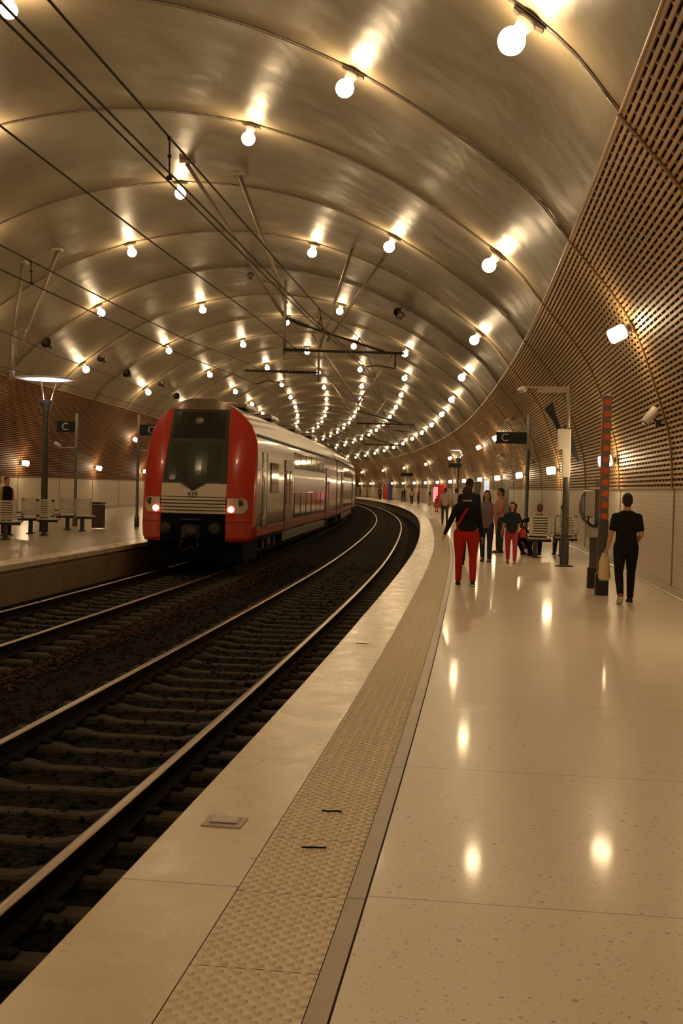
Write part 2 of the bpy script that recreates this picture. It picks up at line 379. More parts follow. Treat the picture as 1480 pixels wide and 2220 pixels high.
# walls: panels below, timber lattice above
def wall(sign, s0, s1, tie1, tie0, name, msl):
    U = lambda v: CU + sign * v
    mb = MB(); prof = [(U(sec(A_PAN * i / 6)[0]), sec(A_PAN * i / 6)[1]) for i in range(7)]
    mb.sweep(prof, s0, s1, 1.5); struct('wall_' + name + '_panels', mb, M['panel'])
    mb = MB(); prof = []
    for i in range(21):
        v, z, n = sec(A_PAN + (A_WOOD - A_PAN) * i / 20); prof.append((U(v + .07), z))
    mb.sweep(prof, s0, s1, 1.5); struct('wall_' + name + '_backing', mb, M['backing'])
    mb = MB(); step = .082; a = A_PAN + .02; j = 0; rows = []
    while a < A_WOOD - .01:
        v, z, n = sec(a); t = (n[1], -n[0])
        w2, d = .021, .035
        pr = [(U(v - t[0] * w2), z - t[1] * w2), (U(v - t[0] * w2 + n[0] * d), z - t[1] * w2 + n[1] * d), (U(v + t[0] * w2 + n[0] * d), z + t[1] * w2 + n[1] * d), (U(v + t[0] * w2), z + t[1] * w2)]
        mb.sweep(pr, s0, s1, 1.5); rows.append(a); a += step
    v, z, n = sec(A_WOOD); mb.sweep([(U(v + .05), z), (U(v - .03), z - .01), (U(v - .03), z - .04), (U(v + .02), z - .04)], s0, s1, 1.5)
    for j in range(len(rows) - 1):
        a = (rows[j] + rows[j + 1]) / 2; v, z, n = sec(a); t = (n[1], -n[0]); s = tie0 + .15 * (j % 2) + .04 * (j % 3)
        while s < tie1:
            q = []
            for ds in (-.016, .016):
                for (b, d) in ((-.022, 0), (-.022, .03), (.022, .03), (.022, 0)):
                    p_ = P(s + ds, U(v + t[0] * b + n[0] * d), z + t[1] * b + n[1] * d); q.append(p_)
            mb.add(q, [(0, 1, 5, 4), (1, 2, 6, 5), (2, 3, 7, 6), (0, 1, 2, 3), (4, 7, 6, 5)], [(s, a)] * 8)
            s += .34
    struct('wall_' + name, mb, msl)
wall(1, S0, S1, 90, 7, 'right', M['slat'])
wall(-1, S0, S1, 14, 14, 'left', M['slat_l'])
# skirting
for sg, nm in ((1, 'right'), (-1, 'left')):
    w_ = CU + sg * 11.25
    mb = MB(); mb.sweep([(w_ - sg * .0, .16), (w_ - sg * .035, .16), (w_ - sg * .035, .135), (w_ - sg * .015, .125), (w_ - sg * .015, .04), (w_ - sg * .03, .03), (w_ - sg * .03, 0)], S0, S1, 1.5)
    struct('baseboard_' + nm, mb, M['skirt'])
# timber ribs and panel joints at each arc
tn = 1
for k in range(-3, 32):
    for sg in (1, -1):
        if sg < 0 and k > 20: continue
        mb = MB(); rings = []
        for i in range(25):
            a = A_PAN + (A_WOOD - A_PAN) * i / 24; v, z, n = sec(a); u = CU + sg * v; s = arc_s(k, u)
            rings.append([P(s + ds, CU + sg * (v + n[0] * d), z + n[1] * d) for ds, d in ((-.045, 0), (-.045, .05), (.045, .05), (.045, 0))])
        mb.loft(rings, True, smooth=False); o = struct('trim_%d' % tn, mb, M['rib']); tn += 1
        mb = MB(); u = CU + sg * 11.25; s = arc_s(k, u)
        rings = [[P(s + ds, CU + sg * (11.25 - d), z) for ds, d in ((-.03, 0), (-.03, .012), (.03, .012), (.03, 0))] for z in (.0, 1.70)]
        mb.loft(rings, True, smooth=False); struct('trim_%d' % tn, mb, M['panel_edge']); tn += 1

# ================================================================== TRACK
def rail(u, label, s1):
    mb = MB(); mb.mi = 0
    h = Z_RAIL
    mb.sweep([(u - .036, h - .010), (u - .030, h - .002), (u - .012, h), (u + .012, h), (u + .030, h - .002), (u + .036, h - .010)], -8, s1, .8, smooth=True)
    mb.mi = 1
    for sg in (1, -1):
        mb.sweep([(u + sg * .036, h - .010), (u + sg * .036, h - .035), (u + sg * .010, h - .05), (u + sg * .010, h - .13), (u + sg * .075, h - .16), (u + sg * .075, h - .172)], -8, s1, .8)
    o = obj('rail', mb, [M['rail_top'], M['rail_side']]); tag(o, label, 'rail')
rail(RAILS[0], 'rail of the empty track running nearest the right-hand platform edge', 205)
rail(RAILS[1], 'rail of the empty track on the side facing the ballast strip', 205)
rail(RAILS[2], 'rail under the red train on the side facing the empty track', 140)
rail(RAILS[3], 'rail under the red train along the far platform edge', 140)
def sleeper_mesh():
    mb = MB(); L = 2.4
    xs = [(-L / 2, .13, .0), (-L / 2 + .05, .15, .03), (-.55, .15, .03), (-.38, .115, -.005), (.38, .115, -.005), (.55, .15, .03), (L / 2 - .05, .15, .03), (L / 2, .13, .0)]
    rings = [[(x, -w_, -.15), (x, -w_ * .68, top - .02), (x, -w_ * .5, top), (x, w_ * .5, top), (x, w_ * .68, top - .02), (x, w_, -.15)] for x, w_, top in xs]
    mb.loft(rings, True, smooth=False); return mb
sl0 = obj('sleeper', sleeper_mesh(), M['sleeper']); tag(sl0, 'concrete sleeper under the empty track', 'sleeper', 'sleepers of the empty track')
clip = MB(); clip.bbox((0, 0, .045), (.09, .10, .035), .01); clip_me = None
def add_clips(o):
    global clip_me
    for x in (-.8625, -.6425, .6425, .8625):
        if clip_me is None: c = obj('rail_clip', clip, M['rail_side'], o); clip_me = c.data
        else: c = bpy.data.objects.new('rail_clip', clip_me); COL.objects.link(c); c.parent = o
        c.location = (x, 0, 0)
UC1 = (RAILS[0] + RAILS[1]) / 2; UC2 = (RAILS[2] + RAILS[3]) / 2
n1 = 0; s = 3.3
while s < 122:
    if n1 == 0: o = sl0
    else: o = sl0.copy(); COL.objects.link(o)
    if s < 16: add_clips(o)
    o.location = P(s, UC1, -.725); o.rotation_euler = (random.uniform(-.004, .004), 0, th(s) + random.uniform(-.012, .012)); n1 += 1; s += .612
s = 12.5; n2 = 0
while s < 45:
    o = sl0.copy(); COL.objects.link(o); o['label'] = 'concrete sleeper under the track the red train stands on'; o['group'] = 'sleepers of the train track'
    o.location = P(s, UC2, -.725); o.rotation_euler = (0, 0, th(s) + random.uniform(-.012, .012)); s += .612
# loose ballast stones
def stones(n, smin, smax, us, size, rust=False):
    mb = MB()
    for i in range(n):
        t = random.random() ** 1.6; s = smin + (smax - smin) * t; u = us(); q = P(s, u, -.745 + random.uniform(-.012, .016)); r = size * random.uniform(.6, 1.3)
        vs = [(q.x + r * random.uniform(.6, 1.2) * a, q.y + r * random.uniform(.6, 1.2) * b, q.z + r * random.uniform(.4, .9) * c) for a, b, c in ((1, 0, 0), (-1, 0, 0), (0, 1, 0), (0, -1, 0), (0, 0, 1), (0, 0, -1))]
        mb.add(vs, [(0, 2, 4), (2, 1, 4), (1, 3, 4), (3, 0, 4), (2, 0, 5), (1, 2, 5), (3, 1, 5), (0, 3, 5)], smooth=False)
    return mb
tag(obj('ballast_stones', stones(15000, 3, 34, lambda: random.uniform(-8.5, -1.5), .034), M['rock'], fixn=False), 'dark loose crushed stone lying between and beside the rails', 'ballast', kind='stuff')
tag(obj('rusty_ballast', stones(2600, 9, 36, lambda: random.gauss(-5.45, .16), .034), M['rustrock'], fixn=False), 'rust-brown strip of crushed stone between the two tracks', 'ballast', kind='stuff')

# ================================================================== CEILING LAMPS AND CONDUITS
for k in range(-3, 32):
    mb = MB(); rings = []; N = 60
    for i in range(N + 1):
        a = i / N * 2
        side = 1 if a <= 1 else -1; aa = A_WOOD + (A_TOP - A_WOOD) * (a if a <= 1 else 2 - a)
        v, z, n = sec(aa); wd = .05 if k < 2 else .024
        if aa >= A_TOP - .06: n = (0, -1)
        ring = []
        for ds, d in [(wd * math.cos(q_ * PI / 4), (.012 if k < 2 else .026) + (.014 if k < 2 else wd) * math.sin(q_ * PI / 4)) for q_ in range(8)]:
            uu = CU + side * (v + n[0] * d); ring.append(P(arc_s(k, CU + side * v) + ds, uu, z + n[1] * d))
        rings.append(ring)
    mb.loft(rings, True, smooth=True)
    o = obj('ceiling_conduit', mb, M['conduit'])
    if k < 1: tag(o, 'grey cable trough arching across the vault behind the camera', 'conduit', 'cable troughs behind the camera')
    else: tag(o, 'grey cable trough arching over the vault, %s arc from the viewer' % ordinal(k), 'conduit')
def globe(lit, cam_n):
    t = bpy.data.objects.new('globe_lamp', None); COL.objects.link(t)
    mb = MB(); rr = []
    for i in range(9):
        x = -.20 + .05 * i; d = .018 * (1 - (x / .21) ** 2)
        rr.append([(x, -.055, .0), (x, -.055, -.03 - d), (x, .055, -.03 - d), (x, .055, .0)])
    mb.loft(rr, True, smooth=False); obj('mounting_plate', mb, M['fix_dark'], t)
    mb = MB(); mb.lathe([(.02, -.03), (.115, -.035), (.115, -.065), (.10, -.075), (.10, -.10), (.092, -.105), (.092, -.125), (.085, -.13), (.085, -.17), (.05, -.175)], cam_n)
    obj('lamp_socket', mb, M['fixture'], t)
    mb = MB(); mb.ball((0, 0, -.30), .150, cam_n, max(7, cam_n // 2)); obj('glass_globe', mb, M['bulb'] if lit else M['bulb_off'], t)
    return t
protos = {(True, 0): globe(True, 24), (True, 1): globe(True, 12), (False, 0): globe(False, 16)}
# rows: distance of the bulb row from the middle, its height, which arcs carry it
ROWS = [('row beside the right wall', 8.32, 6.50, 1), ('second row from the right wall', 5.80, 8.18, 0), ('row just right of the crown', 3.01, 9.26, 1), ('crown row of the vault', -.02, 9.64, 0),
        ('row just left of the crown', -2.99, 9.32, 1), ('second row from the left wall', -5.87, 8.25, 0), ('row beside the left wall', -8.34, 6.68, 1)]
UNLIT = {(6, 1), (6, 3)}
def ceil_pt(v):
    sg = 1 if v >= 0 else -1
    a = float(np.interp(-abs(v), [-q for q in SV_], SA)) if abs(v) < 9.9 else 0
    vv, z, n = sec(a)
    if a >= A_TOP - .06: n = (0, -1)
    return a, sg, vv, z, n
for ri, (rn, v0, z0, odd) in enumerate(ROWS):
    cnt = 0
    for k in range(-3, 32):
        if (k % 2 == 1) != bool(odd): continue
        # foot of the lamp on the vault: nearest section point to the bulb, then .30 m stem
        best = min(range(len(SEC)), key=lambda i: (SEC[i][0] - abs(v0)) ** 2 + (SEC[i][1] - z0) ** 2)
        vv, z, n = sec(SA[best]); sg = 1 if v0 >= 0 else -1
        if best >= len(SEC) - 3: n = (0, -1); vv = 0
        u = CU + sg * vv; s = arc_s(k, u); nu, nz = sg * n[0], n[1]
        base = P(s, u + nu * .045, z + nz * .045); t = th(s)
        ez = -Vector((nu * math.cos(t), nu * math.sin(t), nz)); ey = Vector((-math.sin(t), math.cos(t), 0)); ex = ey.cross(ez)
        Mx = Matrix(((ex.x, ey.x, ez.x, base.x), (ex.y, ey.y, ez.y, base.y), (ex.z, ey.z, ez.z, base.z), (0, 0, 0, 1)))
        lit = (k, ri) not in UNLIT
        if k >= 1: cnt += 1
        if k < 1: lb, gp = 'lit white globe lamp behind the camera in the %s' % rn, 'ceiling lamps behind the camera'
        elif lit: lb, gp = 'lit white globe lamp, %s along the %s' % (ordinal(cnt), rn), 'ceiling globe lamps'
        else: lb, gp = 'dark unlit globe lamp in the %s' % rn, 'ceiling globe lamps'
        o = dup(protos[(lit, 0 if (k < 12 or not lit) else 1)], mat=Mx, label=lb, group=gp); o['category'] = 'ceiling lamp'
for p_ in protos.values():
    for c in list(p_.children): bpy.data.objects.remove(c)
    bpy.data.objects.remove(p_)
# wall lamps
def wlamp():
    t = bpy.data.objects.new('wall_lamp', None); COL.objects.link(t)
    mb = MB(); mb.bbox((0, 0, .02), (.16, .16, .05), .012); mb.lathe([(.05, .04), (.05, .09), (.10, .10), (.10, .13)], 16)
    obj('bracket', mb, M['fixture'], t)
    mb = MB(); mb.lathe([(.04, .13), (.105, .135), (.118, .16), (.118, .36), (.10, .39), (.03, .395)], 20); obj('glass_cylinder', mb, M['bulb_w'], t)
    return t
wp = wlamp()
def put_wall(k, sg, z, label, group):
    a = a_of_z(z); v, zz, n = sec(a); u = CU + sg * v; s = arc_s(k, u); t = th(s); nu, nz = sg * n[0], n[1]
    base = P(s, u + nu * .05, zz + nz * .05)
    ez = Vector((nu * math.cos(t), nu * math.sin(t), nz)); ey = Vector((-math.sin(t), math.cos(t), 0)); ex = ey.cross(ez)
    Mx = Matrix(((ex.x, ey.x, ez.x, base.x), (ex.y, ey.y, ez.y, base.y), (ex.z, ey.z, ez.z, base.z), (0, 0, 0, 1)))
    o = dup(wp, mat=Mx, label=label, group=group); o['category'] = 'wall lamp'; return o
c = 0
for k in list(range(-3, 32, 2)):
    if k >= 3: c += 1
    put_wall(k, 1, 2.33, 'lit lamp low on the right timber wall, %s of the lower row' % ordinal(c) if k >= 3 else 'lit lamp low on the right timber wall behind or beside the camera', 'lower wall lamps on the right')
c = 0
for k in (-2, 2, 8, 10, 14, 18, 22, 26, 30):
    if k >= 2: c += 1
    put_wall(k, 1, 4.28, 'lit lamp high on the right timber wall, %s of the upper row' % ordinal(c) if k > 0 else 'lit lamp high on the right timber wall behind the camera', 'upper wall lamps on the right')
c = 0
for k in (-3, -1, 1, 3, 5, 7, 9, 11, 13, 15):
    if k >= 7: c += 1
    put_wall(k, -1, 2.35, 'lit lamp low on the left timber wall, %s one left of the train' % ordinal(c) if k >= 7 else 'lit lamp low on the left timber wall out of view', 'lower wall lamps on the left')
for k in (-2, 2, 6, 10, 14):
    put_wall(k, -1, 4.30, 'lit lamp high on the left timber wall beside the train roof' if k == 10 else 'lit lamp high on the left timber wall', 'upper wall lamps on the left')
for c_ in list(wp.children): bpy.data.objects.remove(c_)
bpy.data.objects.remove(wp)
# loudspeakers on the vault
def speaker(s, u, label):
    v = u - CU; sg = 1 if v > 0 else -1
    a = float(np.interp(abs(v), SV_[::-1], SA[::-1])); vv, z, n = sec(a)
    nu, nz = sg * n[0], n[1]; t = th(s)
    t0 = bpy.data.objects.new('loudspeaker', None); COL.objects.link(t0); tag(t0, label, 'loudspeaker')
    base = P(s, u + nu * .1, z + nz * .1)
    ez = -Vector((nu * math.cos(t), nu * math.sin(t), nz)); ey = Vector((-math.sin(t), math.cos(t), 0)); ex = ey.cross(ez)
    t0.matrix_world = Matrix(((ex.x, ey.x, ez.x, base.x), (ex.y, ey.y, ez.y, base.y), (ex.z, ey.z, ez.z, base.z), (0, 0, 0, 1)))
    mb = MB(); mb.box((0, 0, -.06), (.06, .06, .13)); obj('bracket', mb, M['dark_steel'], t0)
    mb = MB(); R = Matrix.Translation((0, 0, -.20)) @ Matrix.Rotation(math.radians(70), 4, 'X')
    mb.lathe([(.06, -.17), (.11, -.15), (.13, -.02), (.20, .16), (.21, .19), (.18, .19), (.08, .0)], 18, M=R); obj('horn', mb, M['dark_steel'], t0)
speaker(43.5, -2.38, 'dark horn loudspeaker on the right part of the vault between lit globe rows')
speaker(43.2, -16.24, 'dark horn loudspeaker low on the left vault, nearest the camera')
speaker(55.3, -16.18, 'dark horn loudspeaker low on the left vault above the second globe lamp')
speaker(68.4, -16.28, 'dark horn loudspeaker low on the left vault just above the train nose')
speaker(50.0, -16.0, 'small dark loudspeaker beside the nearest lit globe low on the left vault')
speaker(62.5, -16.0, 'small dark loudspeaker beside the second lit globe low on the left vault')

# ================================================================== OVERHEAD LINE
def wire(label, uz, s0, s1, r=.012, name='overhead_wire', step=2.0):
    n = int((s1 - s0) / step) + 1; pts = []
    for i in range(n + 1):
        s = s0 + (s1 - s0) * i / n; u, z = uz(s); pts.append(P(s, u, z))
    mb = MB(); mb.tube(pts, r, 6); return tag(obj(name, mb, M['wire']), label, 'wire')
def lerp_tab(tab):
    S_ = [q[0] for q in tab]; return lambda s: (float(np.interp(s, S_, [q[1] for q in tab])), float(np.interp(s, S_, [q[2] for q in tab])))
cwA = lerp_tab([(-8, -3.16, 4.52), (10, -3.11, 4.51), (20, -3.07, 4.57), (29, -2.85, 4.70), (60, -3.3, 4.7), (200, -3.1, 4.6)])
wire('left one of the twin contact wires over the empty track', lambda s: (cwA(s)[0] - .03, cwA(s)[1]), -8, 190, .010)
wire('right one of the twin contact wires over the empty track', lambda s: (cwA(s)[0] + .05, cwA(s)[1] + .01), -8, 190, .010)
msA = lerp_tab([(-8, -3.1, 4.98), (8, -3.1, 4.89), (12, -3.1, 4.90), (18, -3.1, 4.94), (22, -3.1, 5.0), (29, -2.95, 5.42), (45, -3.1, 5.1), (60, -3.2, 5.6), (90, -3.1, 5.2), (120, -3.1, 5.6), (200, -3.1, 5.4)])
wire('messenger wire hung above the contact wires of the empty track', msA, -8, 190, .012)
cwB = lerp_tab([(10, -6.8, 4.52), (26, -6.8, 4.56), (35, -6.6, 4.75), (70, -6.8, 4.7), (120, -6.8, 4.7)])
wire('contact wire over the train, lower of the pair', cwB, 8, 120, .011)
msB = lerp_tab([(10, -6.8, 4.86), (20, -6.8, 4.88), (26, -6.8, 4.95), (35, -6.8, 5.35), (50, -6.8, 5.1), (70, -6.8, 5.5), (120, -6.8, 5.4)])
wire('messenger wire over the train, upper of the pair', msB, 8, 120, .011)
feed = lerp_tab([(8, -4.8, 5.03), (16, -4.8, 5.04), (25, -4.8, 5.22), (36, -4.8, 5.35), (60, -4.8, 5.7), (110, -4.8, 5.7)])
wire('single feeder wire strung between the two tracks', feed, 7, 110, .012, 'feeder_wire')
wire('thin cable along the left platform, the higher of two', lerp_tab([(33, -14.1, 6.06), (38, -14.0, 5.85), (54, -14.0, 5.8), (90, -14.0, 5.9)]), 30, 90, .012, 'overhead_cable')
wire('thin cable along the left platform, the lower of two', lerp_tab([(30, -13.2, 4.75), (45, -13.2, 4.75), (90, -13.2, 4.9)]), 28, 90, .012, 'overhead_cable')
def dropper(s, a, b, label):
    A_ = P(s, *a(s)); B_ = P(s + .05, *b(s)); mb = MB(); mb.tube([A_, B_], .009, 6)
    t_ = obj('wire_dropper', mb, M['wire']); tag(t_, label, 'dropper')
    m2 = MB(); m_ = A_.lerp(B_, .45); m2.ball(m_, .022, 8, 6); m2.box(A_ - Vector((0, 0, .01)), (.03, .06, .03)); m2.box(B_ + Vector((0, 0, .01)), (.05, .06, .03)); obj('clamp', m2, M['wire'], t_)
dropper(10.6, msA, cwA, 'dropper with clamps joining messenger and twin contact wires, near the crown bulb')
dropper(21.5, msA, cwA, 'dropper joining messenger and contact wires of the empty track further on')
dropper(16.4, msB, cwB, 'dropper between the two wires above the train, at the left picture edge')
def insul(mb, a, b, r=.045, n=6):
    a, b = Vector(a), Vector(b); mb.tube([a, b], r * .45, 8)
    for i in range(n):
        q = a.lerp(b, (i + .5) / n); d = (b - a).normalized() * .012; mb.tube([q - d, q + d], [r, r * .8], 10)
# support of the empty track's wires
t = thing('wire_support', 'ceiling-hung bracket with triangular arm holding the wires over the empty track', 'wire support', 29, -4.9, 5.05); W0 = t.matrix_world.copy()
def wobj(name, mb, m, par):            # mesh given in world coordinates, parented to a placed thing
    o = obj(name, mb, m, par); o.matrix_parent_inverse = (Matrix.Translation(par.location) @ Matrix.Rotation(par.rotation_euler.z, 4, 'Z')).inverted(); return o
mb = MB(); mb.tube([P(29, -4.93, 6.9), P(29, -4.92, 5.0)], .045, 10); mb.tube([P(29, -4.92, 5.0), P(29, -4.92, 4.85)], .02, 8); wobj('drop_post', mb, M['steel'], t)
for q, e_ in (((28.97, -7.58, 9.87), (29, -4.95, 5.98)), ((29.45, -6.27, 9.68), (29, -4.90, 6.3))):
    mb = MB(); mb.tube([P(*q), P(*e_)], .05, 10); c_ = P(*q); mb.box((c_.x, c_.y, c_.z + .02), (.34, .34, .08)); wobj('ceiling_strut', mb, M['steel'], t)
mb = MB(); mb.tube([P(29, -5.05, 6.75), P(29, -5.6, 6.95)], .03, 8); wobj('cross_tube', mb, M['steel'], t)
mb = MB(); mb.tube([P(29, -4.6, 5.10), P(29, -1.83, 5.05)], .035, 8); mb.tube([P(29, -4.62, 5.80), P(29, -2.35, 5.09)], .03, 8); wobj('cantilever_arm', mb, M['dark_steel'], t)
mb = MB(); insul(mb, P(29, -4.93, 5.11), P(29, -4.3, 5.10), .07, 9); wobj('insulator', mb, M['dark_steel'], t); mb = MB(); insul(mb, P(29, -4.89, 5.92), P(29, -4.3, 5.70), .07, 9); wobj('insulator', mb, M['dark_steel'], t)
mb = MB(); mb.tube([P(29, -2.05, 5.05), P(29, -2.05, 4.66)], .022, 8); mb.tube([P(29, -2.05, 4.66), P(29, -2.5, 4.73), P(29, -2.78, 4.70)], .018, 8); wobj('steady_arm', mb, M['dark_steel'], t)
mb = MB(); mb.tube([P(29, -3.05, 5.3), P(29, -2.97, 5.44)], .02, 6); wobj('messenger_clamp', mb, M['dark_steel'], t)
# support of the train track's wires
t = thing('wire_support', 'ceiling-hung bracket with level arm holding the wires over the train', 'wire support', 35, -4.7, 4.9)
mb = MB(); mb.tube([P(35, -4.69, 6.9), P(35, -4.68, 4.85)], .04, 10); wobj('drop_post', mb, M['steel'], t)
for q, e_ in (((35.7, -3.76, 9.2), (35, -4.66, 5.9)), ((35.3, -2.71, 8.85), (35, -4.45, 6.1))):
    mb = MB(); mb.tube([P(*q), P(*e_)], .05, 10); c_ = P(*q); mb.box((c_.x, c_.y, c_.z + .02), (.3, .3, .08)); wobj('ceiling_strut', mb, M['steel'], t)
mb = MB(); mb.tube([P(35, -7.0, 5.16), P(35, -5.0, 5.13)], .035, 8); wobj('cantilever_arm', mb, M['dark_steel'], t)
mb = MB(); insul(mb, P(35, -5.9, 5.15), P(35, -4.72, 5.13), .065, 12); wobj('insulator', mb, M['dark_steel'], t)
mb = MB(); mb.tube([P(35, -5.75, 5.1), P(35, -5.75, 4.78), P(35, -6.3, 4.85), P(35, -6.63, 4.74)], .018, 8); wobj('steady_arm', mb, M['dark_steel'], t)
# support over the left platform
t = thing('cable_support', 'pale ceiling-hung post with two struts over the left platform', 'cable support', 35, -14.2, 5.0)
mb = MB(); mb.tube([P(34.5, -14.25, 6.25), P(34.5, -14.25, 4.7)], .10, 12); wobj('drop_post', mb, M['steel'], t)
for q, e_ in (((35.12, -13.09, 8.86), (34.5, -14.1, 5.3)), ((35.02, -14.17, 8.44), (34.5, -14.25, 5.9))):
    mb = MB(); mb.tube([P(*q), P(*e_)], .06, 10); c_ = P(*q); mb.box((c_.x, c_.y, c_.z + .02), (.3, .3, .08)); wobj('ceiling_strut', mb, M['steel'], t)
# more supports round the bend
for s_, lb in ((62, 'ceiling-hung wire bracket with long arm further round the bend'), (92, 'ceiling-hung wire bracket deep in the bend')):
    t = thing('wire_support', lb, 'wire support', s_, -4.9, 5.05)
    mb = MB(); mb.tube([P(s_, -4.9, 7.2), P(s_, -4.9, 4.9)], .045, 8); wobj('drop_post', mb, M['steel'], t)
    for dq in (-2.6, 1.8):
        mb = MB(); vv = -4.9 + dq - CU; zz = float(np.interp(-abs(vv), [-q for q in SV_], SZ_)); mb.tube([P(s_, -4.9 + dq, zz), P(s_, -4.9, 6.2)], .05, 8); wobj('ceiling_strut', mb, M['steel'], t)
    mb = MB(); mb.tube([P(s_, -4.9, 5.12), P(s_, -1.8, 5.10)], .05, 8); mb.tube([P(s_, -4.9, 5.8), P(s_, -2.4, 5.12)], .04, 8); mb.tube([P(s_, -2.0, 5.1), P(s_, -2.0, 4.7), P(s_, -2.9, 4.76)], .025, 6); wobj('cantilever_arm', mb, M['dark_steel'], t)

# ================================================================== TRAIN
UT = UC2
train = thing('train', 'red-nosed double-deck passenger train with grey sides at the far platform', 'train', 28.0, UT, Z_RAIL)
HS = [(1.30, .16), (1.375, .30), (1.40, .60), (1.41, 1.6), (1.405, 2.3), (1.385, 2.62), (1.32, 2.90), (1.21, 3.12), (1.03, 3.34), (.80, 3.52), (.52, 3.65), (.26, 3.73), (0, 3.76)]
TINV = (Matrix.Translation(train.location) @ Matrix.Rotation(train.rotation_euler.z, 4, 'Z')).inverted()
def outline(k=1.0, zc=1.6, kz=1.0):
    r = [(x * k, zc + (z - zc) * kz) for x, z in HS]
    return r + [(-x, z) for x, z in r[::-1][1:]]
def frame_at(s_a, s_b):
    A_, B_ = P(s_a, UT, 0), P(s_b, UT, 0); d = (B_ - A_); L = d.length; a = math.atan2(-d.x, d.y)
    return Matrix.Translation(A_) @ Matrix.Rotation(a, 4, 'Z'), L
def rake(z): return 0.0 if z < 1.15 else 1.05 * ((z - 1.15) / 2.6) ** 1.25
TM, TL = frame_at(28.2, 53.0)
def tb(name, mb, m, par=None, T=None):
    T = TM if T is None else T
    mb.v = [tuple(T @ Vector(q)) for q in mb.v]; o = obj(name, mb, m)
    o.parent = par or train
    if par is None: o.matrix_parent_inverse = TINV
    return o
def front_y(x, z):                  # y of the nose surface: bulges forward in the middle, raked back above
    q = min(1, abs(x) / 1.41)
    return -1.20 + rake(z) + .55 * q ** 3.2 + .12 * q ** 2
# nose shell: rings from the full body section forward
mb = MB(); rings = []
steps = [(0.6, 1.0, None), (0.0, 1.0, None), (-.25, .995, None)]
def nose_ring(f):
    r = []
    for x, z in outline():
        xx = x * f; zz = 1.9 + (z - 1.9) * (1 - (1 - f) * .5) if z > 1.9 else z
        yf = front_y(xx, zz)
        r.append((xx, yf if f < .985 else max(yf, -.45), zz))
    return r
rings.append([(x, .5, z) for x, z in outline()]); rings.append([(x, 0.05, z) for x, z in outline(.999)])
for f in (.99, .97, .94, .88, .78, .64, .48, .3, .12):
    r = []
    for x, z in outline():
        xx = x * f; zz = z if z < 2.0 else 2.0 + (z - 2.0) * (1 - (1 - f) ** 1.5 * .35)
        zz = max(zz, .18)
        r.append((xx, min(front_y(xx, zz) + (.16 * max(0, (z - 3.0) / .76)), 0.02), zz))
    rings.append(r)
mb.loft(rings, False, closed=True, smooth=True)
tb('nose_shell', mb, M['red'])
def patch(x0, x1, z0, z1, off, nx=8, nz=10, shape=None, thick=.03):
    """panel lying on the nose surface"""
    mb = MB(); vs = []; fs = []
    for layer in (0, 1):
        for j in range(nz + 1):
            for i in range(nx + 1):
                z = z0 + (z1 - z0) * j / nz; a, b = (x0, x1) if shape is None else shape(z)
                x = a + (b - a) * i / nx
                vs.append((x, front_y(x, z) - off + layer * thick, z))
    n = nx + 1; L = n * (nz + 1)
    for j in range(nz):
        for i in range(nx):
            a = j * n + i; fs.append((a, a + 1, a + n + 1, a + n)); fs.append((L + a, L + a + n, L + a + n + 1, L + a + 1))
    for i in range(nx): fs.append((i, L + i, L + i + 1, i + 1)); a = nz * n + i; fs.append((a, a + 1, L + a + 1, L + a))
    for j in range(nz): a = j * n; fs.append((a, a + n, L + a + n, L + a)); a = j * n + nx; fs.append((a, L + a, L + a + n, a + n))
    mb.add(vs, fs, smooth=False); return mb
wsh = lambda z: (-(.80 - .10 * max(0, (z - 1.6) / 1.9)), (.80 - .10 * max(0, (z - 1.6) / 1.9)))
ws = tb('windscreen_surround', patch(0, 0, 1.58, 3.46, .035, 10, 16, wsh), M['tdark'])
tb('windscreen', patch(0, 0, 1.68, 2.62, .05, 8, 8, lambda z: (-.62, .62)), M['tglass2'], ws)
tb('destination_glass', patch(0, 0, 2.74, 3.38, .05, 8, 8, lambda z: (-.64, .64)), M['tglass'], ws)
mb = MB(); mb.lathe([(.02, -.02), (.10, -.02), (.11, 0), (.09, .02)], 18, M=Matrix.Translation((.0, front_y(0, 3.14) - .06, 3.14)) @ Matrix.Rotation(PI / 2, 4, 'X')); tb('top_lamp', mb, M['roof'], ws)
mb = MB(); mb.tube([(-.15, front_y(0, 1.6) - .09, 1.62), (-.30, front_y(0, 2.1) - .09, 2.1)], .014, 6); mb.tube([(-.30, front_y(0, 2.1) - .09, 2.1), (-.24, front_y(0, 1.8) - .08, 1.80)], .02, 6); tb('wiper', mb, M['tdark'], ws)
tb('roof_cap', patch(0, 0, 3.46, 3.735, .03, 12, 5, lambda z: (-.72 * math.sqrt(max(.05, 1 - ((z - 3.46) / .30) ** 2)), .72 * math.sqrt(max(.05, 1 - ((z - 3.46) / .30) ** 2)))), M['roof'])
fp = tb('front_panel', patch(0, 0, 1.28, 1.60, .045, 10, 4, lambda z: (-.80, .80)), M['twhite'])
mb = MB(); yv = front_y(0, 1.5) - .065
mb.add([(-.34, yv, 1.62), (.34, yv, 1.62), (.20, yv, 1.55), (0, yv - .004, 1.40), (-.20, yv, 1.55), (-.34, yv + .03, 1.62), (.34, yv + .03, 1.62), (.2, yv + .03, 1.55), (0, yv + .03, 1.40), (-.2, yv + .03, 1.55)], [(0, 4, 3, 2, 1), (0, 1, 6, 5), (1, 2, 7, 6), (2, 3, 8, 7), (3, 4, 9, 8), (4, 0, 5, 9)])
tb('notch', mb, M['tdark'], fp)
tt = text('number_lettering', '439', .17, Matrix(), M['tdark'], fp)
Tn = TM @ Matrix.Translation((0, front_y(0, 1.33) - .055, 1.335)) @ Matrix.Rotation(PI / 2, 4, 'X')
tt.matrix_basis = Tn
